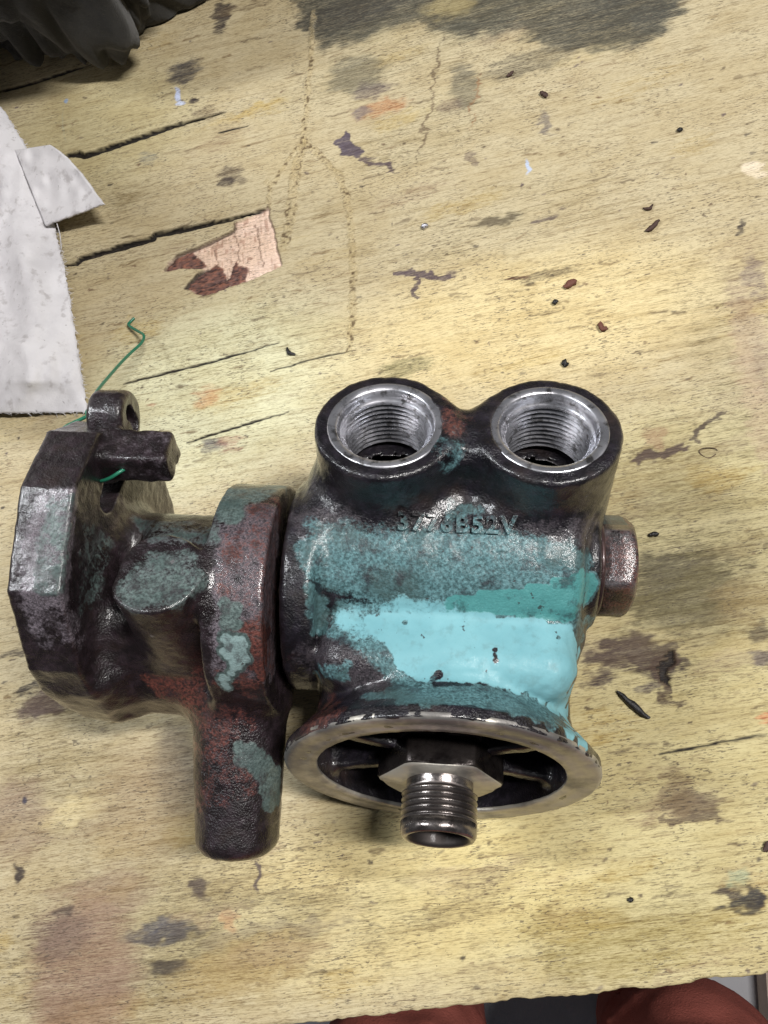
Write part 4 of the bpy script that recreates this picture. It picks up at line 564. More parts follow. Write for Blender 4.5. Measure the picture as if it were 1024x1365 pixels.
PATCH_BRACKET = {'L': [], 'T': [(0.9, 6.5, "-92 5 55 -88 5 55 -85 6 55 -81 6 55 -78 6 54 -74 7 54 -71 7 54 -91 -2 59 -88 -2 59 -84 -2 59 -81 -2 59 -77 -2 59 -74 -1 59 -91 -9 61 -88 -9 61 -84 -8 61 -88 -14 63 -85 -14 63 -88 -19 64 -85 -19 64 -66 16 47 -74 -3 59 -83 -8 61 -83 -22 64 -87 -22 64"), (0.95, 3.3, "-80 -75 50 -77 -75 50 -78 -77 48 -75 -77 48 -80 -80 46 -77 -79 46 -81 -73 51 -74 -75 50 -74 -81 44 -80 -81 44"), (1.2, 3.3, "-81 -87 37 -78 -87 37 -74 -87 37 -71 -87 37 -79 -89 34 -76 -89 34 -73 -89 35 -70 -89 35 -81 -91 31 -78 -91 31 -75 -91 32 -71 -91 32 -80 -93 28 -76 -93 28 -73 -93 29 -70 -93 29 -75 -95 25 -72 -95 25 -77 -97 21 -79 -98 17 -85 -100 12 -82 -100 13 -84 -101 8 -80 -86 38 -71 -88 37 -69 -94 27 -74 -96 22 -83 -101 5 -84 -99 14 -77 -95 24 -82 -92 31"), (1, 3.3, "-81 -120 -40 -78 -120 -41 -74 -119 -42 -79 -123 -42 -76 -122 -44 -73 -122 -45 -70 -121 -47 -77 -125 -45 -74 -125 -46 -71 -124 -48 -68 -123 -50 -65 -122 -53 -72 -127 -49 -69 -126 -51 -67 -125 -53 -64 -124 -57 -68 -129 -54 -65 -127 -57 -62 -126 -61 -60 -124 -66 -66 -131 -57 -63 -129 -61 -61 -128 -65 -65 -133 -61 -62 -131 -65 -60 -129 -71 -66 -136 -61 -63 -135 -65 -61 -133 -70 -64 -138 -65 -62 -137 -69 -60 -135 -75 -63 -140 -69 -60 -139 -74 -62 -142 -73 -81 -119 -39 -70 -120 -47 -60 -124 -65 -59 -137 -77 -64 -143 -69 -69 -129 -53 -80 -125 -44"), (0.62, 6.5, "-125 -52 62 -122 -52 62 -118 -52 62 -115 -52 62 -112 -52 62 -109 -52 62 -106 -51 62 -125 -56 62 -122 -56 62 -119 -56 62 -116 -56 62 -113 -56 62 -109 -55 62 -106 -55 62 -103 -55 62 -129 -60 62 -126 -60 62 -123 -60 62 -120 -60 62 -116 -60 62 -113 -59 62 -110 -59 62 -107 -59 62 -104 -59 62 -101 -59 62 -130 -64 62 -127 -64 62 -123 -64 62 -120 -63 62 -117 -63 62 -114 -63 62 -111 -63 62 -108 -63 62 -104 -63 62 -101 -63 62 -98 -63 62 -133 -68 62 -130 -68 62 -127 -68 62 -124 -67 62 -121 -67 62 -118 -67 62 -115 -67 62 -111 -67 62 -108 -67 62 -105 -66 62 -102 -66 62 -99 -66 62 -96 -66 62 -134 -72 62 -131 -71 62 -128 -71 62 -125 -71 62 -121 -71 62 -118 -71 62 -115 -71 62 -112 -70 62 -109 -70 62 -106 -70 62 -103 -70 62 -100 -70 62 -131 -75 62 -128 -75 62 -125 -75 62 -122 -75 62 -119 -74 62 -116 -74 62 -113 -74 62 -110 -74 62 -106 -74 62 -103 -74 62 -129 -79 62 -126 -78 62 -123 -78 62 -120 -78 62 -116 -78 62 -113 -78 62 -110 -78 62 -107 -77 62 -104 -77 62 -134 -70 62 -125 -54 62 -104 -53 62 -97 -66 62 -107 -79 62 -125 -81 62"), (0.55, 3.3, "-156 -1 26 -153 -1 26 -148 -2 28 -143 -4 31 -139 -4 31 -136 -4 31 -132 -4 31 -129 -4 31 -125 -3 31 -122 -3 31 -153 -6 27 -148 -8 29 -143 -10 33 -139 -11 34 -135 -11 34 -132 -10 34 -128 -10 34 -125 -10 34 -121 -10 34 -118 -9 34 -114 -9 33 -111 -9 33 -107 -9 33 -92 -32 65 -149 -11 28 -143 -15 34 -139 -16 35 -135 -16 36 -132 -16 35 -128 -16 35 -125 -15 35 -121 -15 35 -118 -15 35 -114 -15 35 -111 -15 35 -107 -14 35 -93 -36 65 -127 -39 62 -124 -39 62 -121 -39 62 -117 -39 62 -114 -39 62 -111 -39 62 -118 -20 36 -115 -20 36 -111 -20 36 -108 -20 36 -94 -40 65 -90 -39 65 -160 2 26 -93 -30 65 -91 -41 64 -128 -39 62"), (0.6, 3.3, "-178 -34 90 -174 -34 90 -171 -34 90 -168 -33 90 -179 -37 89 -176 -37 89 -172 -36 89 -169 -36 89 -177 -39 87 -174 -39 87 -170 -39 87 -178 -42 86 -175 -42 86 -172 -42 86 -169 -42 85 -179 -45 84 -176 -45 84 -173 -45 84 -170 -45 84 -180 -48 82 -177 -48 83 -174 -48 83 -171 -47 83 -168 -47 82 -182 -51 81 -178 -51 81 -175 -50 81 -172 -50 81 -169 -50 81 -183 -53 79 -180 -53 80 -176 -53 80 -173 -53 80 -170 -53 80 -181 -56 78 -178 -56 78 -175 -56 78 -171 -56 78 -168 -55 78 -182 -59 76 -179 -59 77 -176 -59 77 -173 -59 77 -169 -58 77 -180 -62 75 -177 -61 75 -174 -61 75 -171 -61 75 -168 -60 74 -181 -64 74 -178 -64 74 -175 -64 74 -172 -64 74 -169 -64 73 -179 -67 72 -176 -67 72 -173 -67 72 -170 -67 72 -181 -70 71 -177 -70 71 -174 -70 71 -171 -69 71 -168 -69 70 -179 -72 69 -175 -72 69 -172 -72 69 -169 -72 69 -180 -75 68 -177 -75 68 -173 -75 68 -170 -75 68 -168 -74 67 -178 -78 66 -175 -78 66 -172 -78 66 -169 -77 66 -178 -36 89 -168 -36 89 -168 -76 66 -180 -77 66 -183 -55 79"), (0.45, 3.3, "-169 -34 61 -169 -29 55 -169 -38 62 -169 -34 56 -169 -30 50 -169 -25 44 -169 -39 56 -169 -34 50 -169 -30 45 -168 -27 40 -166 -24 36 -169 -43 57 -169 -39 51 -169 -35 45 -168 -31 41 -167 -28 37 -169 -48 58 -169 -43 52 -169 -39 46 -168 -36 41 -167 -33 37 -169 -48 53 -169 -44 47 -168 -40 41 -167 -37 37 -166 -35 34 -169 -53 54 -169 -48 48 -169 -45 42 -168 -42 38 -166 -39 34 -169 -53 48 -169 -49 43 -168 -46 38 -166 -43 34 -169 -58 49 -169 -54 44 -168 -50 38 -167 -48 34 -169 -58 44 -168 -54 39 -167 -52 35 -165 -49 31 -168 -63 46 -168 -59 40 -167 -56 35 -166 -54 31 -168 -63 41 -168 -60 35 -166 -58 31 -168 -68 42 -168 -64 36 -167 -62 32 -168 -69 37 -167 -66 32 -168 -73 38 -169 -36 66 -166 -24 35 -166 -59 29 -168 -75 39"), ], 'R': [(0.46, 6.5, "-80 -9 62 -76 -9 61 -73 -9 61 -70 -8 61 -66 -8 61 -63 -8 61 -60 -6 59 -83 -15 63 -80 -14 63 -77 -14 63 -74 -14 63 -70 -14 63 -67 -14 63 -64 -14 63 -60 -13 62 -84 -20 64 -81 -19 64 -77 -19 64 -74 -19 64 -71 -19 64 -67 -19 64 -64 -19 64 -61 -18 64 -60 -12 55 -85 -24 65 -81 -24 65 -78 -24 65 -75 -24 65 -71 -24 65 -68 -23 65 -65 -23 65 -62 -23 65 -60 -19 59 -82 -28 65 -79 -28 65 -76 -28 65 -72 -28 65 -69 -28 65 -66 -28 65 -62 -28 65 -60 -25 62 -60 -16 50 -83 -33 65 -80 -32 65 -76 -32 65 -73 -32 65 -70 -32 65 -67 -32 65 -63 -32 65 -60 -31 64 -60 -23 54 -84 -36 65 -81 -36 65 -77 -36 65 -74 -36 65 -71 -36 65 -68 -36 65 -64 -36 65 -61 -35 65 -60 -30 58 -81 -40 64 -78 -40 64 -75 -40 64 -72 -40 65 -69 -39 65 -65 -39 65 -62 -39 65 -60 -36 61 -60 -28 49 -83 -44 64 -79 -43 64 -76 -43 64 -73 -43 64 -70 -43 64 -66 -43 64 -63 -43 64 -60 -42 63 -60 -34 53 -80 -47 63 -77 -47 63 -74 -47 63 -71 -47 63 -68 -46 63 -64 -46 63 -61 -46 63 -60 -41 56 -60 -32 44 -81 -50 62 -78 -50 62 -75 -50 62 -72 -50 62 -69 -50 63 -66 -50 63 -62 -49 63 -60 -47 60 -60 -39 48 -83 -53 61 -79 -53 61 -76 -53 61 -73 -53 62 -70 -53 62 -67 -53 62 -64 -53 62 -61 -52 61 -60 -45 51 -60 -37 39 -81 -56 60 -77 -56 60 -74 -56 60 -71 -56 60 -68 -56 61 -65 -56 61 -62 -56 61 -60 -52 55 -60 -44 43 -82 -59 59 -79 -59 59 -76 -59 59 -72 -59 59 -69 -59 59 -66 -59 59 -63 -59 59 -60 -58 58 -60 -50 47 -60 -42 34 -80 -62 58 -77 -62 58 -74 -62 58 -70 -62 58 -67 -62 58 -64 -62 58 -61 -61 58 -60 -56 50 -60 -48 38 -81 -65 56 -78 -65 56 -75 -65 56 -72 -65 57 -69 -65 57 -65 -64 57 -62 -64 57 -60 -62 54 -60 -55 42 -60 -46 29 -79 -68 55 -76 -68 55 -73 -67 55 -70 -67 55 -67 -67 55 -64 -67 55 -61 -67 55 -60 -61 45 -60 -53 33 -78 -70 53 -74 -70 53 -71 -70 53 -68 -70 53 -65 -70 54 -62 -70 54 -60 -67 49 -60 -59 37 -60 -51 24 -76 -73 51 -73 -73 52 -70 -72 52 -66 -72 52 -63 -72 52 -60 -72 51 -60 -65 41 -60 -57 28 -77 -75 50 -74 -75 50 -71 -75 50 -68 -75 50 -65 -75 50 -62 -75 50 -60 -71 44 -60 -64 32 -60 -56 19 -76 -78 48 -73 -77 48 -69 -77 48 -66 -77 48 -63 -77 48 -60 -76 47 -60 -70 36 -60 -62 23 -74 -80 46 -71 -80 46 -68 -80 46 -65 -80 46 -61 -79 46 -60 -76 40 -60 -68 27 -60 -60 14 -72 -82 43 -69 -82 43 -66 -82 44 -63 -82 44 -60 -81 43 -60 -74 31 -60 -67 18 -74 -84 41 -71 -84 41 -68 -84 41 -65 -84 41 -61 -84 41 -60 -80 35 -60 -73 22 -60 -65 9 -73 -86 38 -69 -86 39 -66 -86 39 -63 -86 39 -60 -85 38 -60 -79 26 -60 -71 13 -71 -88 36 -68 -88 36 -65 -88 36 -62 -88 36 -60 -85 30 -60 -78 17 -70 -90 33 -66 -90 33 -63 -90 33 -60 -90 33 -60 -83 21 -60 -76 8 -71 -92 30 -68 -92 30 -65 -92 30 -62 -92 30 -60 -89 25 -60 -82 12 -70 -94 27 -67 -94 27 -64 -94 27 -61 -93 27 -60 -88 16 -60 -81 3 -69 -96 23 -66 -96 23 -62 -96 24 -60 -94 20 -60 -87 7 -68 -97 20 -64 -97 20 -61 -97 20 -60 -93 11 -60 -86 -2 -84 -19 64 -61 -10 61 -60 -52 25 -60 -85 3 -69 -96 23 -80 -68 55 -82 -50 62"), (0.95, 3.3, "-68 -84 41 -65 -84 41 -62 -84 41 -60 -81 37 -60 -74 24 -67 -86 38 -64 -86 39 -61 -86 38 -60 -80 28 -65 -88 36 -62 -88 36 -60 -86 32 -67 -90 33 -64 -90 33 -61 -90 33 -60 -85 23 -66 -92 30 -62 -92 30 -60 -90 27 -64 -94 27 -61 -94 27 -60 -89 18 -66 -96 23 -63 -96 23 -60 -95 22 -62 -97 20 -61 -98 15 -69 -83 42 -60 -75 25 -61 -98 16 -66 -96 23"), (0.74, 3.3, "-108 -87 -8 -104 -87 -8 -140 -88 -17 -136 -88 -16 -133 -88 -16 -129 -88 -16 -125 -88 -16 -122 -88 -15 -118 -88 -15 -114 -88 -14 -111 -88 -13 -107 -88 -13 -138 -90 -20 -135 -90 -20 -131 -90 -20 -128 -90 -20 -124 -90 -20 -120 -90 -19 -117 -90 -19 -113 -90 -18 -109 -90 -17 -105 -90 -16 -134 -92 -24 -130 -92 -24 -126 -92 -24 -123 -92 -23 -119 -92 -23 -115 -92 -22 -111 -92 -21 -108 -93 -20 -133 -94 -28 -129 -94 -28 -125 -93 -28 -122 -94 -27 -118 -94 -26 -114 -94 -25 -110 -95 -23 -106 -95 -22 -128 -95 -34 -125 -95 -33 -120 -95 -32 -116 -96 -30 -112 -96 -28 -108 -97 -26 -120 -97 -37 -115 -98 -33 -141 -88 -16 -119 -88 -16 -106 -86 -5 -105 -95 -22 -118 -97 -38 -132 -93 -28"), (0.5, 6.5, "-109 -101 -32 -105 -101 -30 -101 -102 -27 -96 -103 -24 -93 -103 -23 -89 -103 -23 -86 -103 -23 -118 -99 -44 -112 -102 -38 -107 -103 -34 -103 -104 -31 -99 -105 -29 -95 -105 -28 -91 -105 -27 -88 -105 -27 -84 -105 -27 -81 -105 -27 -115 -103 -45 -110 -105 -39 -105 -106 -35 -101 -107 -33 -97 -108 -31 -93 -108 -30 -89 -108 -30 -86 -108 -30 -83 -107 -30 -79 -107 -30 -76 -106 -31 -112 -107 -44 -107 -109 -39 -103 -109 -36 -99 -110 -34 -95 -110 -33 -91 -110 -32 -88 -110 -32 -84 -110 -32 -81 -110 -33 -78 -109 -33 -109 -111 -43 -105 -112 -39 -100 -113 -37 -97 -113 -35 -93 -113 -34 -89 -113 -34 -86 -113 -34 -82 -113 -34 -112 -112 -48 -107 -114 -43 -102 -115 -40 -98 -116 -38 -95 -116 -37 -91 -116 -36 -87 -116 -36 -109 -116 -47 -104 -117 -43 -100 -118 -41 -96 -119 -39 -92 -119 -38 -89 -119 -38 -112 -118 -52 -106 -120 -47 -102 -121 -44 -98 -121 -42 -94 -121 -41 -100 -124 -44 -120 -98 -46 -90 -103 -20 -77 -107 -32 -99 -123 -44"), (0.4, 3.3, "-110 -122 -53 -105 -124 -48 -100 -125 -45 -96 -125 -44 -93 -125 -43 -89 -125 -42 -86 -125 -42 -82 -125 -43 -79 -124 -43 -113 -124 -59 -107 -126 -52 -102 -127 -49 -98 -128 -46 -94 -128 -45 -91 -128 -44 -87 -128 -44 -84 -127 -44 -80 -127 -45 -77 -127 -46 -109 -128 -57 -104 -129 -52 -100 -130 -49 -96 -130 -48 -92 -131 -47 -89 -131 -46 -85 -130 -46 -82 -130 -46 -79 -130 -47 -76 -129 -48 -113 -129 -64 -106 -132 -56 -102 -133 -52 -98 -133 -50 -94 -133 -49 -90 -133 -48 -87 -133 -48 -83 -133 -48 -80 -133 -49 -77 -132 -50 -74 -131 -51 -109 -134 -61 -104 -135 -56 -100 -136 -53 -96 -136 -51 -92 -136 -50 -88 -136 -50 -85 -136 -50 -82 -136 -50 -78 -135 -51 -75 -135 -52 -112 -135 -68 -106 -137 -60 -102 -138 -56 -97 -139 -54 -94 -139 -53 -90 -139 -52 -86 -139 -52 -83 -138 -52 -80 -138 -52 -77 -138 -53 -73 -137 -55 -109 -139 -65 -104 -141 -60 -99 -141 -57 -95 -142 -55 -92 -142 -54 -88 -142 -54 -85 -141 -54 -81 -141 -54 -78 -141 -55 -75 -140 -56 -72 -139 -58 -106 -143 -64 -101 -144 -60 -97 -144 -58 -93 -144 -57 -90 -144 -56 -86 -144 -56 -83 -144 -56 -79 -144 -56 -76 -143 -57 -108 -145 -69 -103 -146 -64 -99 -147 -61 -95 -147 -59 -91 -147 -58 -88 -147 -58 -105 -148 -68 -112 -122 -57 -77 -125 -45 -72 -141 -58 -106 -148 -68"), (0.55, 3.3, "-86 -99 14 -82 -99 14 -79 -99 14 -76 -99 15 -72 -99 15 -88 -100 9 -85 -100 9 -81 -100 10 -78 -100 10 -75 -100 10 -71 -100 10 -68 -100 11 -65 -100 11 -84 -101 4 -81 -101 4 -77 -101 5 -74 -101 5 -70 -101 5 -67 -101 6 -73 -102 -1 -70 -102 -1 -69 -102 -3 -87 -101 6 -86 -98 17 -65 -99 14"), ], 'G': [(0.9, 6.5, "-176 -33 91 -172 -33 91 -169 -32 91 -180 -36 89 -177 -35 89 -174 -35 89 -170 -35 89 -168 -35 89 -181 -38 88 -178 -38 88 -175 -38 88 -172 -38 88 -168 -38 88 -182 -41 86 -179 -41 86 -176 -41 86 -173 -41 86 -170 -41 86 -184 -44 85 -180 -44 85 -177 -44 85 -174 -44 85 -171 -44 85 -168 -43 84 -185 -47 83 -182 -47 83 -178 -47 83 -175 -47 83 -172 -46 83 -169 -46 83 -183 -50 82 -180 -49 82 -176 -49 82 -173 -49 82 -170 -49 82 -168 -48 80 -184 -52 80 -181 -52 80 -178 -52 80 -175 -52 80 -171 -52 80 -168 -51 80 -185 -55 78 -182 -55 79 -179 -55 79 -176 -55 79 -173 -55 79 -169 -54 79 -168 -53 76 -187 -58 77 -183 -58 77 -180 -58 77 -177 -58 77 -174 -57 77 -171 -57 77 -168 -57 76 -185 -61 76 -181 -61 76 -178 -60 76 -175 -60 76 -172 -60 76 -169 -60 75 -186 -63 74 -183 -63 74 -179 -63 74 -176 -63 74 -173 -63 74 -170 -63 74 -168 -61 72 -184 -66 73 -181 -66 73 -177 -66 73 -174 -66 73 -171 -66 73 -168 -65 72 -185 -69 71 -182 -69 71 -179 -69 71 -175 -68 71 -172 -68 71 -169 -68 71 -168 -66 68 -183 -71 70 -180 -71 70 -177 -71 70 -173 -71 70 -170 -71 70 -168 -70 69 -184 -74 68 -181 -74 68 -178 -74 68 -175 -74 68 -172 -74 68 -169 -73 68 -182 -77 67 -179 -77 67 -176 -77 67 -173 -76 67 -170 -76 67 -168 -75 65 -183 -80 65 -180 -79 65 -177 -79 65 -174 -79 65 -171 -79 65 -168 -78 65 -182 -81 62 -179 -81 62 -176 -81 63 -173 -81 63 -170 -81 63 -168 -80 61 -177 -35 90 -168 -34 89 -168 -78 63 -184 -80 65 -186 -54 79 -182 -36 89"), (0.66, 6.5, "-87 -17 64 -84 -17 64 -81 -17 64 -77 -16 63 -74 -16 63 -71 -16 63 -68 -16 63 -64 -16 63 -61 -15 63 -88 -22 64 -85 -22 64 -81 -21 64 -78 -21 64 -75 -21 64 -71 -21 64 -68 -21 64 -65 -21 64 -62 -20 64 -60 -16 58 -85 -26 65 -82 -26 65 -79 -26 65 -75 -26 65 -72 -25 65 -69 -25 65 -66 -25 65 -62 -25 65 -60 -23 62 -86 -30 65 -83 -30 65 -80 -30 65 -76 -30 65 -73 -30 65 -70 -30 65 -67 -29 65 -63 -29 65 -60 -28 64 -60 -20 53 -84 -34 65 -80 -34 65 -77 -34 65 -74 -34 65 -71 -34 65 -67 -33 65 -64 -33 65 -61 -33 65 -60 -27 57 -85 -38 65 -81 -38 65 -78 -38 65 -75 -38 65 -72 -37 65 -68 -37 65 -65 -37 65 -62 -37 65 -60 -34 60 -60 -25 48 -82 -42 64 -79 -41 64 -76 -41 64 -73 -41 64 -69 -41 64 -66 -41 64 -63 -41 64 -60 -40 63 -60 -32 52 -83 -45 64 -80 -45 64 -77 -45 64 -74 -45 64 -71 -44 64 -67 -44 64 -64 -44 64 -61 -44 64 -60 -38 56 -60 -29 43 -84 -48 63 -81 -48 63 -78 -48 63 -75 -48 63 -72 -48 63 -68 -48 63 -65 -48 63 -62 -47 63 -60 -45 59 -60 -36 47 -82 -52 62 -79 -51 62 -76 -51 62 -73 -51 62 -70 -51 62 -66 -51 62 -63 -51 62 -60 -50 61 -60 -43 51 -84 -55 61 -80 -55 61 -77 -54 61 -74 -54 61 -71 -54 61 -68 -54 61 -64 -54 61 -61 -54 61 -60 -49 54 -60 -41 42 -82 -58 60 -78 -58 60 -75 -57 60 -72 -57 60 -69 -57 60 -66 -57 60 -62 -57 60 -60 -55 58 -60 -47 46 -83 -61 59 -80 -60 59 -76 -60 59 -73 -60 59 -70 -60 59 -67 -60 59 -64 -60 59 -61 -59 59 -60 -54 50 -60 -45 37 -81 -63 57 -78 -63 57 -75 -63 57 -71 -63 57 -68 -63 57 -65 -63 58 -62 -63 58 -60 -60 53 -60 -52 41 -82 -66 56 -79 -66 56 -76 -66 56 -73 -66 56 -70 -66 56 -66 -66 56 -63 -65 56 -60 -65 55 -60 -58 45 -60 -50 32 -80 -69 54 -77 -69 54 -74 -69 54 -71 -68 54 -68 -68 54 -65 -68 55 -61 -68 55 -60 -64 48 -60 -56 36 -82 -71 52 -79 -71 52 -75 -71 53 -72 -71 53 -69 -71 53 -66 -71 53 -63 -71 53 -60 -70 52 -60 -63 40 -60 -55 27 -80 -74 51 -77 -74 51 -74 -74 51 -71 -74 51 -67 -73 51 -64 -73 51 -61 -73 51 -60 -69 44 -60 -61 31 -82 -76 49 -78 -76 49 -75 -76 49 -72 -76 49 -69 -76 49 -66 -76 49 -63 -76 49 -60 -74 47 -60 -67 35 -60 -59 22 -83 -79 47 -80 -79 47 -77 -79 47 -74 -78 47 -70 -78 47 -67 -78 47 -64 -78 47 -61 -78 47 -60 -73 39 -60 -66 26 -81 -81 44 -78 -81 45 -75 -81 45 -72 -81 45 -69 -81 45 -66 -80 45 -62 -80 45 -60 -79 43 -60 -72 30 -60 -64 17 -83 -83 42 -80 -83 42 -77 -83 42 -74 -83 42 -70 -83 43 -67 -83 43 -64 -83 43 -61 -82 43 -60 -78 34 -60 -70 21 -82 -85 40 -78 -85 40 -75 -85 40 -72 -85 40 -69 -85 40 -66 -85 40 -62 -85 40 -60 -83 38 -60 -76 25 -60 -69 12 -83 -88 37 -80 -87 37 -77 -87 37 -74 -87 37 -70 -87 37 -67 -87 38 -64 -87 38 -61 -87 38 -60 -82 29 -60 -75 16 -82 -90 34 -79 -89 34 -75 -89 35 -72 -89 35 -69 -89 35 -66 -89 35 -63 -89 35 -60 -88 33 -60 -81 21 -60 -73 7 -84 -92 31 -80 -91 31 -77 -91 31 -74 -91 32 -71 -91 32 -68 -91 32 -64 -91 32 -61 -91 32 -60 -87 25 -60 -80 11 -82 -93 28 -79 -93 28 -76 -93 28 -73 -93 29 -69 -93 29 -66 -93 29 -63 -93 29 -60 -92 28 -60 -85 16 -60 -78 2 -84 -95 25 -81 -95 25 -78 -95 25 -75 -95 25 -71 -95 25 -68 -95 25 -65 -95 26 -62 -94 26 -60 -91 20 -60 -84 6 -83 -97 21 -80 -97 21 -77 -97 21 -73 -96 22 -70 -96 22 -67 -96 22 -64 -96 22 -60 -96 22 -60 -90 11 -60 -83 -3 -85 -98 17 -82 -98 17 -79 -98 17 -75 -98 18 -72 -98 18 -69 -98 18 -66 -98 18 -62 -98 18 -60 -96 15 -60 -89 1 -87 -24 65 -60 -20 61 -60 -86 3 -84 -97 21"), (0.6, 3.3, "-125 -52 62 -122 -52 62 -118 -52 62 -115 -52 62 -112 -52 62 -109 -52 62 -106 -51 62 -125 -56 62 -122 -56 62 -119 -56 62 -116 -56 62 -113 -56 62 -109 -55 62 -106 -55 62 -103 -55 62 -129 -60 62 -126 -60 62 -123 -60 62 -120 -60 62 -116 -60 62 -113 -59 62 -110 -59 62 -107 -59 62 -104 -59 62 -101 -59 62 -130 -64 62 -127 -64 62 -123 -64 62 -120 -63 62 -117 -63 62 -114 -63 62 -111 -63 62 -108 -63 62 -104 -63 62 -101 -63 62 -98 -63 62 -133 -68 62 -130 -68 62 -127 -68 62 -124 -67 62 -121 -67 62 -118 -67 62 -115 -67 62 -111 -67 62 -108 -67 62 -105 -66 62 -102 -66 62 -99 -66 62 -96 -66 62 -134 -72 62 -131 -71 62 -128 -71 62 -125 -71 62 -121 -71 62 -118 -71 62 -115 -71 62 -112 -70 62 -109 -70 62 -106 -70 62 -103 -70 62 -100 -70 62 -131 -75 62 -128 -75 62 -125 -75 62 -122 -75 62 -119 -74 62 -116 -74 62 -113 -74 62 -110 -74 62 -106 -74 62 -103 -74 62 -129 -79 62 -126 -78 62 -123 -78 62 -120 -78 62 -116 -78 62 -113 -78 62 -110 -78 62 -107 -77 62 -104 -77 62 -134 -70 62 -125 -54 62 -104 -53 62 -97 -66 62 -107 -79 62 -125 -81 62"), (0.55, 3.3, "-156 -1 26 -153 -1 26 -148 -2 28 -143 -4 31 -139 -4 31 -136 -4 31 -132 -4 31 -129 -4 31 -125 -3 31 -122 -3 31 -153 -6 27 -148 -8 29 -143 -10 33 -139 -11 34 -135 -11 34 -132 -10 34 -128 -10 34 -125 -10 34 -121 -10 34 -118 -9 34 -114 -9 33 -111 -9 33 -107 -9 33 -92 -32 65 -149 -11 28 -143 -15 34 -139 -16 35 -135 -16 36 -132 -16 35 -128 -16 35 -125 -15 35 -121 -15 35 -118 -15 35 -114 -15 35 -111 -15 35 -107 -14 35 -93 -36 65 -127 -39 62 -124 -39 62 -121 -39 62 -117 -39 62 -114 -39 62 -111 -39 62 -118 -20 36 -115 -20 36 -111 -20 36 -108 -20 36 -94 -40 65 -90 -39 65 -160 2 26 -93 -30 65 -91 -41 64 -128 -39 62"), (0.5, 6.5, "-190 -82 61 -187 -82 61 -184 -82 61 -181 -82 61 -177 -82 61 -174 -82 61 -171 -82 61 -168 -81 61 -190 -84 57 -186 -83 57 -183 -83 58 -180 -83 58 -177 -83 58 -173 -83 58 -170 -83 58 -168 -82 57 -189 -85 54 -186 -85 54 -182 -85 54 -179 -85 54 -176 -85 54 -172 -85 55 -169 -85 55 -168 -83 52 -188 -87 50 -185 -87 51 -181 -86 51 -178 -86 51 -175 -86 51 -172 -86 51 -169 -86 51 -167 -84 47 -187 -88 47 -184 -88 47 -181 -88 47 -177 -88 47 -174 -88 48 -171 -88 48 -168 -87 47 -167 -84 42 -186 -90 43 -183 -90 44 -180 -90 44 -177 -89 44 -173 -89 44 -170 -89 44 -167 -88 43 -167 -85 37 -186 -91 40 -182 -91 40 -179 -91 40 -176 -91 41 -172 -91 41 -169 -91 41 -167 -89 38 -185 -93 36 -181 -93 37 -178 -93 37 -175 -93 37 -172 -92 37 -168 -92 37 -167 -90 33 -189 -83 59 -168 -80 57 -167 -89 28 -183 -94 34"), ], }
SCRATCH = [((34.8, -39.8, 13.0), 1.3), ((34.7, -41.4, 12.9), 1.1), ((35.0, -42.8, 12.6), 1.3), ((19.3, -47.9, 12.2), 1.8), ((17.9, -49.0, 12.0), 1.4), ((21.8, -28.2, 16.1), 1.5), ((43.4, -49.3, 6.0), 1.2), ((9.1, -32.5, 13.0), 1.2), ((52.7, -34.7, 12.5), 1)]
def paint(pos, table, extra=None):
    m = np.zeros((len(pos), 4), np.float32)
    for ch, key in enumerate('LTRG'):
        for st_, sp_, txt in table[key]:
            P_ = np.array(txt.split(), float).reshape(-1, 3) / 2
            lo, hi = P_.min(0) - 8, P_.max(0) + 8
            i = np.where(((pos > lo) & (pos < hi)).all(1))[0]
            if not len(i): continue
            d = np.full(len(i), 1e9)
            for p in P_: d = np.minimum(d, ((pos[i] - p) ** 2).sum(1))
            m[i, ch] = np.maximum(m[i, ch], st_ * smooth01((sp_ - np.sqrt(d)) / (sp_ - .8)))
    return m
def paint_housing(pos):
    m = paint(pos, PATCH_HOUSING)
    for c_, r in SCRATCH: m[:, 0] *= 1 - smooth01((r - np.sqrt(((pos - np.array(c_)) ** 2).sum(1))) / .8)
    return m
def paint_bracket(pos): return paint(pos, PATCH_BRACKET)
#PAINT_END
pos, q = build_sdf(sdf_housing, (-30, -67, -80), (72, 38, 52), HS, ((3.5, .2), (1.5, .12)))
hous = part('housing', pos, q, IRON)
attr(hous.data, 'paint', paint_housing(pos))
pos, q = build_sdf(sdf_bracket, (-101, -92, -70), (-27, 40, 49), HS, ((3.5, .12), (1.5, .12)))
brk = part('mounting_bracket', pos, q, BROWN)
attr(brk.data, 'paint', paint_bracket(pos))
# two lugs on the ear of the bracket plate
def lug_eye(X, Y, Z):
    e = np.hypot(Y - 23, Z - 37.5); d = capped(e - 8.2, X + 0 * Y, -91.8, -80.2, 2)
    d = smin(d, rbox(X, Y, Z, (-87, 20, 29), (5.5, 7, 9), 2.5), 3)
    return np.maximum(d, -(np.hypot(np.maximum(np.abs(Z - 36.5) - 2.4, 0), Y - 23) - 2.6))
def lug_finger(X, Y, Z): return smin(rbox(X, Y, Z, (-74, 7, 37.2), (11.3, 6.2, 5.4), 1.5), rbox(X, Y, Z, (-84, 10, 35), (4, 8, 7), 3), 4)
for nm, fn, lo, hi in (('eye_lug', lug_eye, (-95, 10, 17), (-79, 34, 48)), ('finger_lug', lug_finger, (-90, -1, 25), (-60, 21, 46))):
    pos, q = build_sdf(fn, lo, hi, .5, ((3.5, .3), (1.5, .15))); o = part(nm, pos, q, BROWN)
    attr(o.data, 'paint', np.zeros((len(pos), 4)) + (0, 0, .0, .28 if nm == 'finger_lug' else .2))

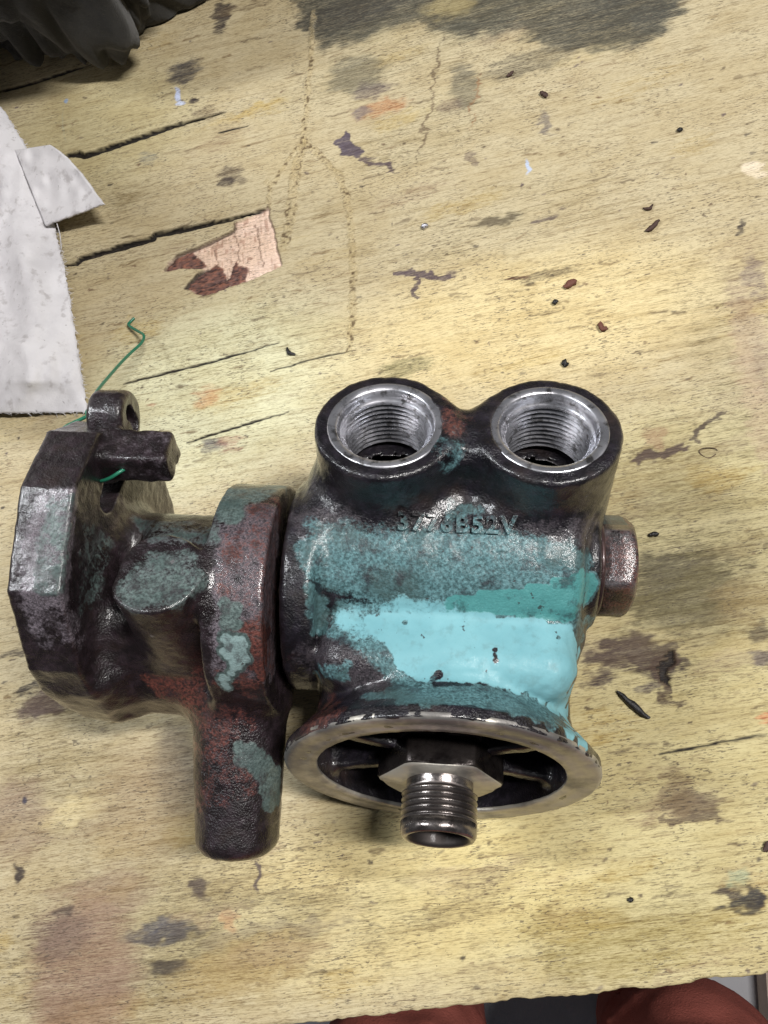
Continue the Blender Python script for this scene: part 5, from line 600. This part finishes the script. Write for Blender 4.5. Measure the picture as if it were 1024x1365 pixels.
# ---- turned parts
def lathe(profile, n, wob=None):
    P_ = np.array(profile, float); th = np.linspace(0, 2 * math.pi, n, endpoint=False)
    v = np.stack([P_[:, None, 0] * np.cos(th), P_[:, None, 0] * np.sin(th), np.repeat(P_[:, 1:2], n, 1)], -1)
    k = len(P_); i = np.arange(k * n).reshape(k, n); j = np.roll(i, -1, 1)
    return v.reshape(-1, 3), np.stack([i[:-1], j[:-1], j[1:], i[1:]], -1).reshape(-1, 4)
def thread(r_out, r_in, z0, z1, pitch):
    n = int(round((z1 - z0) / pitch)); s = (z1 - z0) / n; pr = []
    for k in range(n):
        z = z0 + k * s; pr += [(r_in, z), (r_in, z + .12 * s), (r_out - .05, z + .46 * s), (r_out, z + .52 * s), (r_out, z + .64 * s), (r_out - .05, z + .7 * s)]
    return pr + [(r_in, z1)]
st = NT('machined_steel'); s1 = st.noise(300, 5, .6); s2 = st.noise(90, 4, .6)
gv_ = st.attr('groove').outputs['Fac']
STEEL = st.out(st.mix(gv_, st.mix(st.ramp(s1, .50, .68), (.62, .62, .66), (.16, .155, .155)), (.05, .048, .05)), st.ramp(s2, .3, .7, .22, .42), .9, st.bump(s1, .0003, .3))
st = NT('oily_dark_steel'); s1 = st.noise(350, 5, .6); s2 = st.noise(80, 4, .6)
gv_ = st.attr('groove').outputs['Fac']
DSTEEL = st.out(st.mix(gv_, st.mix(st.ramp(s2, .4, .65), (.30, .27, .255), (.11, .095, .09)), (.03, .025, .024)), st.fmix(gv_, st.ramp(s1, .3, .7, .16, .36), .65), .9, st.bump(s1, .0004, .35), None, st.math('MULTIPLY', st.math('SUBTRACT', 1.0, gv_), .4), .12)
st = NT('oil_black_nut_steel'); s1 = st.noise(400, 5, .6); s2 = st.noise(90, 4, .6)
NUTM = st.out(st.mix(st.ramp(s2, .4, .65), (.04, .033, .031), (.014, .011, .011)), st.ramp(s1, .3, .7, .22, .42), .7, st.bump(s1, .0005, .45))
st = NT('dull_sealing_face'); s1 = st.noise(260, 5, .65); s2 = st.noise(45, 5, .65)
FACE = st.out(st.mix(st.ramp(s2, .42, .62), (.46, .43, .37), (.20, .19, .18)), st.ramp(s1, .3, .7, .32, .5), .55, st.bump(s1, .0004, .4))
st = NT('brown_oiled_steel'); s1 = st.noise(300, 5, .65); s2 = st.noise(60, 4, .6)
PLUG = st.out(st.mix(st.ramp(s2, .35, .65), (.075, .042, .040), (.035, .020, .020)), st.ramp(s1, .3, .7, .25, .5), .35, st.bump(s1, .0006, .5), None, .4, .15)
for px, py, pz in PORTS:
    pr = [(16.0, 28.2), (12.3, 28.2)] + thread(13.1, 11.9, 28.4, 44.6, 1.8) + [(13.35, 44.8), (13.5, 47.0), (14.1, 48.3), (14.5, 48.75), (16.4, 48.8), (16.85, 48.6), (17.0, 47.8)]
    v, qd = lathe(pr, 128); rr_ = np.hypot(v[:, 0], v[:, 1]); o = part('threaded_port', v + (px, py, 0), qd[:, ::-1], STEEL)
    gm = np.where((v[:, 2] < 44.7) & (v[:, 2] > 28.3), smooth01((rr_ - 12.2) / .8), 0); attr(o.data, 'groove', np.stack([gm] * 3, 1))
def flange_pt(v):                                          # turned about the flange axis: local z = outward
    a, b_, t = v[:, 0], v[:, 1], v[:, 2]
    y = -t * math.cos(FT) - b_ * math.sin(FT); z = -t * math.sin(FT) + b_ * math.cos(FT)
    return np.stack([a, y, z], 1) + FC
v, qd = lathe([(37.9, -1.1), (37.75, -.5), (38.2, .05), (40.5, .15), (41.2, -.05), (43.5, .05), (44.2, .2), (46.6, .15), (47.5, -.1), (47.9, -.7), (47.9, -1.6)], 192)
v = v + (n3(v, 2.0) - .5)[:, None] * .28
part('sealing_ring', flange_pt(v), qd, FACE)
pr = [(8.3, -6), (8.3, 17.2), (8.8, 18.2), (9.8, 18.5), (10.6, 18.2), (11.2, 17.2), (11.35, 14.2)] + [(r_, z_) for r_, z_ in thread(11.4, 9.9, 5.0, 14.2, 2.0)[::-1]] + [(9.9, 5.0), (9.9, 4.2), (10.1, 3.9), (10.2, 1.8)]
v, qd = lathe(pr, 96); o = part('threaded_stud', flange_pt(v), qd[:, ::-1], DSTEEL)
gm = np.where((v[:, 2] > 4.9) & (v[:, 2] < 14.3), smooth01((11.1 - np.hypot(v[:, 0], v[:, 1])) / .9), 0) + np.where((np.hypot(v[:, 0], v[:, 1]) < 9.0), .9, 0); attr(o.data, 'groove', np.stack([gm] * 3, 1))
def hexprism(rc, profile, rot, n=6, dish=0.0):
    P_ = []
    th = np.radians(rot + np.arange(6) * 60); ring = []
    K = 12; T_ = np.linspace(0, 1, K, endpoint=False)
    cx = np.concatenate([np.cos(th[k]) * (1 - T_) + np.cos(th[(k + 1) % 6]) * T_ for k in range(6)]); cy = np.concatenate([np.sin(th[k]) * (1 - T_) + np.sin(th[(k + 1) % 6]) * T_ for k in range(6)])
    rad = np.hypot(cx, cy); ang = np.arctan2(cy, cx); m = len(cx); vs = []
    for rlim, z in profile: rr = np.minimum(rad * rc, rlim); vs.append(np.stack([rr * np.cos(ang), rr * np.sin(ang), np.full(m, z)], 1))
    k = len(profile); i = np.arange(k * m).reshape(k, m); j = np.roll(i, -1, 1)
    return np.concatenate(vs), np.stack([i[:-1], j[:-1], j[1:], i[1:]], -1).reshape(-1, 4)
v, qd = hexprism(19.2, [(9.5, -7), (99, -7), (99, .9), (18.6, 1.6), (17.0, 2.1), (9.8, 2.2)], 0)
o = part('hex_nut', flange_pt(v), qd, NUTM, smooth=False); o.data.materials.append(FACE)
mi = np.where(v[qd[:, 0], 2] >= 1.5, 1, 0).astype(np.int32); o.data.polygons.foreach_set('material_index', mi)
v, qd = hexprism(16.0, [(1, -2), (99, -2), (99, 7.6), (15.0, 9.2), (13.6, 10.2), (12.8, 10.4), (.5, 10.4)], 25)
o = part('hex_plug', np.stack([v[:, 2] + 66.5, v[:, 0] - 4, v[:, 1] + 5], 1), qd, BROWN, smooth=False)
pa = np.zeros((len(v), 4)) + (0, 0, .50, .0); pa[:, 1] = np.where((v[:, 0] > 6) & (v[:, 1] > 5) & (v[:, 2] < 8), .8, 0); attr(o.data, 'paint', pa)
v, qd = lathe([(14, 0), (16.3, .1), (16.6, .8), (16.3, 1.5), (13, 1.6)], 64)
part('washer', np.stack([v[:, 2] + 65.2, v[:, 0] - 4, v[:, 1] + 5], 1), qd, PLUG)
# ---- raised casting number, laid on the body by sphere tracing
cu = bpy.data.curves.new('casting_number', 'FONT'); cu.body = '3776B52V'; cu.size = 7.0; cu.extrude = .7; cu.space_character = 1.18; cu.offset = .12; cu.bevel_depth = .15
to = bpy.data.objects.new('casting_number', cu); C.objects.link(to)
dg = bpy.context.evaluated_depsgraph_get(); tm = bpy.data.meshes.new_from_object(to.evaluated_get(dg)); bpy.data.objects.remove(to)
bm = bmesh.new(); bm.from_mesh(tm); bmesh.ops.triangulate(bm, faces=bm.faces[:]); bmesh.ops.subdivide_edges(bm, edges=[e for e in bm.edges if e.calc_length() > 1.2], cuts=1); bm.to_mesh(tm); bm.free()
tv = np.zeros(len(tm.vertices) * 3, np.float32); tm.vertices.foreach_get('co', tv); tv = tv.reshape(-1, 3)
NN = unit([0, -.50, .87]); TT = unit([0, .87, .50])
def stick(uvw, org, scale=1.0):
    p = org + uvw[:, :1] * V(1, 0, 0) + uvw[:, 1:2] * TT + NN * 14
    for _ in range(40):
        d = sdf_housing(p[:, 0], p[:, 1], p[:, 2]); p = p - NN * np.clip(d, -2, 2)[:, None] * .8
    return p + NN * (uvw[:, 2:3] + .45)
TXO = V(6.0, -13.2, 32)
tz = tv.copy(); tv = stick(tv, TXO); tm.vertices.foreach_set('co', ((tv - BASE) * .001).astype(np.float32).ravel()); tm.update()
attr(tm, 'paint', paint_housing(tv) + (.0, .35, 0, 0)); tx = link('casting_number', tm, IRON, hous); tx.matrix_parent_inverse = Matrix()

# ================================================================ RAG, CLOTH
k = NT('soiled_white_cotton'); c1 = k.noise(35, 6, .65); c2 = k.noise(180, 5, .6); wv = k.noise(2600, 2, .5); c3 = k.noise(400, 3, .7)
rc_ = k.mix(k.ramp(c1, .45, .72, 0, .55), (.70, .69, .71), (.46, .45, .47))
rc_ = k.mix(k.ramp(c2, .54, .70, 0, .6), rc_, (.36, .34, .34)); rc_ = k.mix(k.ramp(c3, .66, .74, 0, .7), rc_, (.16, .15, .15))
COTTON = k.out(rc_, .9, 0.0, k.bump(k.math('ADD', k.math('MULTIPLY', wv, .5), c2), .0007, .5), .15, sheen=.2)
def lerp_poly(P_, t):
    P_ = np.array(P_, float); L = np.concatenate([[0], np.cumsum(np.linalg.norm(np.diff(P_, axis=0), axis=1))]); L /= L[-1]
    return np.stack([np.interp(t, L, P_[:, i]) for i in range(P_.shape[1])], -1)
def cloth(name, left, right, na, nb, hfun, mat, parent, thick=.0011, jag=0.0, lift=None):
    a = np.linspace(0, 1, na); b_ = np.linspace(0, 1, nb); Lp, Rp = lerp_poly(left, a), lerp_poly(right, a)
    Pp = Lp[:, None] * (1 - b_[None, :, None]) + Rp[:, None] * b_[None, :, None]
    if jag:
        Pp[:, -1] += (RNG.random((na, 2)) - .5) * jag * (1, .3); Pp[-1] += (RNG.random((nb, 2)) - .5) * jag * (.3, 1)
    A, B = np.meshgrid(a, b_, indexing='ij'); H = hfun(A, B, Pp)
    v = np.array([[T(Pp[i, j, 0], Pp[i, j, 1], H[i, j]) for j in range(nb)] for i in range(na)]).reshape(-1, 3)
    if lift is not None: v[:, 2] += lift(Pp[..., 0], Pp[..., 1]).ravel() * .001
    i = np.arange(na * nb).reshape(na, nb); q = np.stack([i[:-1, :-1], i[1:, :-1], i[1:, 1:], i[:-1, 1:]], -1).reshape(-1, 4)
    o = link(name, np_mesh(name, v - np.array(parent.location if parent else (0, 0, 0)), q), mat, parent)
    md = o.modifiers.new('thick', 'SOLIDIFY'); md.thickness = thick; md.offset = -1
    return o, v.reshape(na, nb, 3)
rl = T(-40, 350); rag = empty('cotton_rag', (rl[0], rl[1], 0))
tag(rag, 'soiled white cotton rag with one folded corner lying at the left bench side, its unseen part heaped to shade the bench', 'rag')
def hr(A, B, P_):
    x, y = P_[..., 0], P_[..., 1]
    h = 7 + 4 * (1 - B) + 2.2 * np.sin(x * .035 + y * .011 + 1) * (.4 + A) + 1.4 * np.sin(y * .045 - x * .02) + 5 * np.exp(-((x - 20 - .12 * (y - 200)) / 26) ** 2) * (1 - A) + (n2(x, y, 46, 60, 60) - .5) * 6 + (n2(x, y, 14, 20, 61) - .5) * 1.5
    cz = n2(x, y, 38, 90, 66) + .5 * n2(x, y, 17, 40, 67); cw = n2(x + .4 * y, y, 16, 60, 71) * .7 + n2(x - .5 * y, y, 9, 40, 72) * .3; h = h + 1.1 * (1 - np.abs(cw - .5) * 4).clip(0, 1); h = h + 3.0 * (1 - np.abs(cz / 1.5 - .5) * 4).clip(0, 1) ** 1.5; e = np.minimum(1, (1 - B) * 9); return np.maximum(1.6, 1.6 + (h - 1.6) * (.35 + .65 * e) * np.minimum(1, .25 + (1 - A) * 8))
_, rv = cloth('rag_sheet', [(-430, 20), (-430, 300), (-430, 560)], [(2, 142), (22, 174), (38, 200), (52, 235), (64, 270), (75, 312), (88, 370), (98, 430), (108, 490), (116, 549)], 150, 120, hr, COTTON, rag, .0012, 2.2, lambda x, y: 235 * smooth01((-8 - x) / 80) * (.72 + .2 * np.sin(y * .02 + 1) + .25 * n2(x, y, 60, 60, 70)) * (1 - .8 * smooth01((-250 - x) / 160)))  # unseen left part piled high to cast shade on the bench
def hf(A, B, P_): return 8 + 8 * B + 1.6 * np.sin(A * 5 + 1) + (n2(P_[..., 0], P_[..., 1], 12, 16, 63) - .5) * 2
cloth('folded_corner', [(20, 200), (36, 240), (60, 300)], [(66, 193), (92, 212), (116, 242), (138, 271), (108, 287), (76, 302)][:4], 40, 40, hf, COTTON, rag, .001, 1.4)
def tube(P_, r, n=6):
    P_ = np.array(P_, float); r = np.broadcast_to(r, (len(P_),)); vs = []; t = np.gradient(P_, axis=0); t /= np.linalg.norm(t, axis=1)[:, None] + 1e-12
    up = V(.3, .2, 1.0)
    for k in range(len(P_)):
        a = unit(np.cross(t[k], up)); b_ = np.cross(t[k], a); th = np.linspace(0, 2 * math.pi, n, endpoint=False)
        vs.append(P_[k] + r[k] * (np.cos(th)[:, None] * a + np.sin(th)[:, None] * b_))
    i = np.arange(len(P_) * n).reshape(-1, n); j = np.roll(i, -1, 1)
    return np.concatenate(vs), np.stack([i[:-1], j[:-1], j[1:], i[1:]], -1).reshape(-1, 4)
def multi(tubes):
    vs, qs, o = [], [], 0
    for v, q in tubes: vs.append(v); qs.append(q + o); o += len(v)
    return np.concatenate(vs), np.concatenate(qs)
tb = []
for k in range(260):                                       # frayed threads along the torn edges
    e = rv[int(RNG.integers(8, 150)) - 1, -1] if RNG.random() < .75 else rv[-1, int(RNG.integers(75, 120))]
    d = V(RNG.normal(.5, .7), RNG.normal(-.2, .8), 0); d = d / np.linalg.norm(d) * RNG.uniform(.0008, .0024)
    tb.append(tube([e - d * .3, e + d * .5 + V(0, 0, -.0002), e + d + V(0, 0, -abs(RNG.normal(0, .0006)))], [.00012, .0001, .00006], 3))
e = T(76, 298, 8); tb.append(tube([e, T(80, 312, 6), T(82, 330, 3), T(80, 338, 1.5)], .00022, 4))
v, q = multi(tb); tag(link('frayed_edge', np_mesh('frayed_edge', v - np.array(rag.location), q), COTTON, rag), kind='stuff')
# cloth bundle in the back left corner, near-black and enlarged to stand for shadow
k = NT('shadow_black_cloth'); c1 = k.noise(30, 6, .6); c2 = k.noise(300, 4, .6); c3 = k.noise(2400, 2, .5)
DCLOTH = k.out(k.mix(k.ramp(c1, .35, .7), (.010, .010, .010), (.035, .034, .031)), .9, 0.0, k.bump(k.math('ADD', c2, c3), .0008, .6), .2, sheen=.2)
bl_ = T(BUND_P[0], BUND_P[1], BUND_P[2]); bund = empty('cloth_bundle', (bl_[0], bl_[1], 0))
tag(bund, 'crumpled cloth bundle in the far left corner of the bench, coloured near-black to stand in for shadow', 'cloth')
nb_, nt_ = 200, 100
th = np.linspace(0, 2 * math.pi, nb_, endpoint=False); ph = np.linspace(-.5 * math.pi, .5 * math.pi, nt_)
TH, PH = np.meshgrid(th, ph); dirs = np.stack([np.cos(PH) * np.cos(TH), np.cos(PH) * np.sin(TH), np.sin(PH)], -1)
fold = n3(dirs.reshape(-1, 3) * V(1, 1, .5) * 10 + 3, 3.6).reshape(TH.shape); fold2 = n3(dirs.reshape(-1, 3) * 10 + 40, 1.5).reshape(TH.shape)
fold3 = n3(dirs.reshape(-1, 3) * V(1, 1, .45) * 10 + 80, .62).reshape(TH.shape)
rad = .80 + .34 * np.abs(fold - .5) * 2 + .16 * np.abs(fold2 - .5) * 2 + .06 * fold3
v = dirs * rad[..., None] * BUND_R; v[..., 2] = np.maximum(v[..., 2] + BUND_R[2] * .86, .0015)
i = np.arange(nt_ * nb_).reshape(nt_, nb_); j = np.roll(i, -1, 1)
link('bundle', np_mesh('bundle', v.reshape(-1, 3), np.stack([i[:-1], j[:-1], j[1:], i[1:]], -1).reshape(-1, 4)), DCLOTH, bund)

# ================================================================ GREEN WIRE
def spline(P_, n=10):
    P_ = np.array(P_, float); Q = np.concatenate([[2 * P_[0] - P_[1]], P_, [2 * P_[-1] - P_[-2]]]); out = []
    for k in range(1, len(Q) - 2):
        a, b_, c_, d = Q[k - 1], Q[k], Q[k + 1], Q[k + 2]
        for t in np.linspace(0, 1, n, endpoint=False): out.append(.5 * ((2 * b_) + (c_ - a) * t + (2 * a - 5 * b_ + 4 * c_ - d) * t * t + (3 * b_ - a - 3 * c_ + d) * t ** 3))
    return np.array(out + [P_[-1]])
k = NT('green_wire_enamel'); GREEN = k.out(k.mix(k.noise(300, 3), (.010, .12, .065), (.02, .20, .12)), .35, 0.0)
TD = lambda px, py, D: CAMW + ray(px, py) / (-(W.T @ ray(px, py))[2]) * D * .001       # point at a given depth from the lens, mm
wire = empty('green_wire', T(178, 425)); tag(wire, 'thin green wire twisted round the lug at the upper left of the casting', 'wire')
w1 = [T(179, 424, .5), T(173, 430, 1), T(172, 434, 2), T(183, 441, 4.5), T(191, 446, 8), T(191.5, 452, 10), T(187, 459, 13), T(175, 470, 18), T(162, 483, 26), T(147, 500, 38), T(132, 518, 52), T(124, 531, 62), T(120, 543, 70), T(116, 549, 73), T(117, 553, 74), T(121, 548, 76), T(122, 543, 76), T(127, 539, 76), T(134, 538, 74), T(141, 541, 66)]
w2 = [T(126, 539, 72), T(121, 540, 73), T(118, 546, 74), T(120, 552, 75), T(112, 557, 76), T(97, 564, 78), T(85, 571, 79), T(74, 583, 78), T(70, 590, 74)]
w3 = [TD(172, 622, 236), TD(160, 629, 234), TD(147, 637, 234), TD(136, 641, 236), TD(127, 641, 240), TD(116, 638, 246)]
for P_, r in ((w1, .00062), (w2, .00060), (w3, .00055)):
    v, q = tube(spline(P_), r, 8); link('strand', np_mesh('strand', v - np.array(wire.location), q), GREEN, wire)

# ================================================================ CRUMBS ON THE BENCH
def flat_mat(name, c_, rough=.7, metal=0.0):
    k = NT(name); return k.out(k.mix(k.noise(900, 4), tuple(np.array(c_) * .5), tuple(np.array(c_) * 1.3)), rough, metal, k.bump(k.noise(2500, 3), .0004, .5))
M_DK, M_BR, M_RD, M_SV = flat_mat('black_grime', (.012, .011, .011), .5), flat_mat('brown_rust_flake', (.06, .03, .022)), flat_mat('red_brown_flake', (.14, .05, .03)), flat_mat('bright_metal', (.6, .6, .66), .3, .9)
def crumb(px, py, lx, ly, ang, mat, label, bend=0.0, name='grime_crumb', cat='crumb', h=None):
    n = 12; P_ = []; L = lx * .3e-3; t = np.linspace(-.5, .5, 7); c_ = T(px, py); a = math.radians(ang)
    h = h or min(ly * .3e-3 * .45, .0011)
    pts = []; rad = []
    for q_ in t:
        x, y = q_ * L, bend * L * (q_ * q_ * 4 - .5) + RNG.normal(0, ly * .3e-3 * .07)
        pts.append((x * math.cos(a) - y * math.sin(a), x * math.sin(a) + y * math.cos(a), h * .8 + RNG.uniform(0, h * .5)))
        rad.append(max(.1, math.sqrt(max(0, 1 - (q_ * 1.9) ** 2)) * RNG.uniform(.75, 1.15)))
    v, q = tube(pts, np.array(rad) * ly * .15e-3, 8); v[:, 2] = np.maximum(h * .05, (v[:, 2] - h) * min(1, h / (ly * .15e-3)) + h)
    v += RNG.normal(0, ly * .3e-3 * .05, v.shape); o = link(name, np_mesh(name, v, q, False, [(0, k, k + 1) for k in range(1, 7)] + [(48, 48 + k + 1, 48 + k) for k in range(1, 7)]), mat)
    o.location = (c_[0], c_[1], 0); tag(o, label, cat, 'loose crumbs on the bench'); return o
crumb(566, 303, 10, 8, 30, M_SV, 'tiny bright metal crumb above the T shaped smear', 0, 'metal_crumb')
crumb(725, 128, 13, 10, -40, M_BR, 'brown flake just above the upper light blue paint dab')
crumb(870, 303, 24, 7, 38, M_BR, 'curled brown sliver right of the middle at the far side', .12, 'rust_sliver')
crumb(864, 278, 14, 5, 20, M_BR, 'small bent sliver above the curled brown sliver', .3, 'rust_sliver')
crumb(760, 380, 20, 10, 25, M_RD, 'reddish brown flake in a smear above the right port', .1, 'rust_flake')
crumb(803, 437, 15, 9, -50, M_RD, 'red brown flake up and right of the right port', .25, 'rust_flake')
crumb(753, 487, 8, 11, 10, M_DK, 'dark crumb directly above the right port')
crumb(740, 404, 8, 7, 10, M_DK, 'dark crumb below the reddish flake in a smear')
crumb(388, 470, 17, 6, -42, M_DK, 'black curl between the torn veneer and the left port', .25, 'grime_curl')
crumb(843, 940, 46, 9, -40, M_DK, 'long black fuzzy sliver lying right of the turquoise neck', .03, 'grime_sliver')
crumb(871, 713, 11, 7, 10, M_DK, 'black crumb right of the hexagonal plug')
crumb(906, 175, 8, 6, 10, M_DK, 'lone dark crumb in the far right pale area')
crumb(1021, 1128, 12, 7, 60, M_BR, 'brown crumb at the right border below the smears', .1)
crumb(840, 1199, 6, 6, 0, M_DK, 'tiny black crumb left of the black ink blotch')
crumb(680, 100, 14, 6, 40, M_BR, 'small brown flake under the big grey stain', .1, 'rust_flake')
c_ = T(944, 604); ringp = [c_ + V(math.cos(t) * .0031 + .0006 * math.sin(2 * t), math.sin(t) * .0019, .0004 + .0004 * math.sin(t)) for t in np.linspace(.4, 6.0, 26)]
v, q = tube(ringp, .00016, 6); o = link('hair_loop', np_mesh('hair_loop', v - c_, q), M_BR); o.location = c_; tag(o, 'thin brown fibre loop on the bench right of the ports', 'fibre')

# ================================================================ PERSON AT THE BENCH (legs show past the edge)
k = NT('rust_red_work_cloth'); c1 = k.noise(9, 5, .6); c2 = k.noise(600, 3, .6)
RED = k.out(k.mix(k.ramp(c1, .3, .7), (.27, .075, .058), (.36, .11, .085)), .9, 0.0, k.bump(k.math('ADD', c2, k.noise(60, 4, .6)), .002, .5), .1)
BOOT = flat_mat('dark_boot_leather', (.04, .03, .025), .5)
def build_person():
    g = Grid((-260, -640, -840), (330, -40, 30), 7.0); X, Y, Z = g.X, g.Y, g.Z; d = None
    for kx, ky, fx, fy, hx in LEGS:
        t1 = seg(X, Y, Z, (hx, ky - 60, -30), (kx, ky, -430), 88, 64, 20); t2 = seg(X, Y, Z, (kx, ky, -425), (fx, fy, -775), 63, 54, 12)
        l = smin(t1, t2, 40); d = l if d is None else smin(d, l, 30)
    hx = (LEGS[0][4] + LEGS[1][4]) / 2
    d = smin(d, rbox(X, Y, Z, (hx, LEGS[0][1] - 70, -10), (165, 95, 90), 70), 60)
    d = np.maximum(d, Z - 20)
    S_ = np.ascontiguousarray(np.broadcast_to(d, g.n)).astype(np.float32); rough_up(S_, g, ((70, 9), (32, 7)))
    i = np.argwhere(np.abs(S_) < 30); p = i * g.h + g.lo
    S_[i[:, 0], i[:, 1], i[:, 2]] += ((n3(p * V(.5, .5, 1), 34) - .5) * 20).astype(np.float32)
    return surface_nets(S_, g)
pos, q = build_person()
pw = empty('person', (p0[0], p0[1] - .30, -.85)); tag(pw, 'person in rust red trousers standing close against the front of the bench', 'person')
POFF = V(p0[0], p0[1], 0)
link('trousers', np_mesh('trousers', pos * .001 + POFF - np.array(pw.location), q), RED, pw)
for kx, ky, fx, fy, hx in LEGS:
    g = Grid((fx - 70, fy - 70, -852), (fx + 70, fy + 220, -730), 5.0); X, Y, Z = g.X, g.Y, g.Z
    d = smin(seg(X, Y, Z, (fx, fy, -735), (fx, fy, -830), 52, 48, 10), rbox(X, Y, Z, (fx, fy + 70, -815), (46, 130, 34), 30), 30); d = np.maximum(d, -850 - Z)
    p_, q_ = surface_nets(np.ascontiguousarray(np.broadcast_to(d, g.n)).astype(np.float32), g)
    link('boot', np_mesh('boot', p_ * .001 + POFF - np.array(pw.location), q_), BOOT, pw)
ob = link('timber_offcut', box_mesh('timber_offcut', p0[0] + .288, p0[0] + .46, p0[1] - .34, p0[1] - .10, -.85, -.80, .004), flat_mat('pale_planed_timber', (.72, .58, .46))); tag(ob, 'pale timber offcut lying on the floor beside the right leg', 'timber')
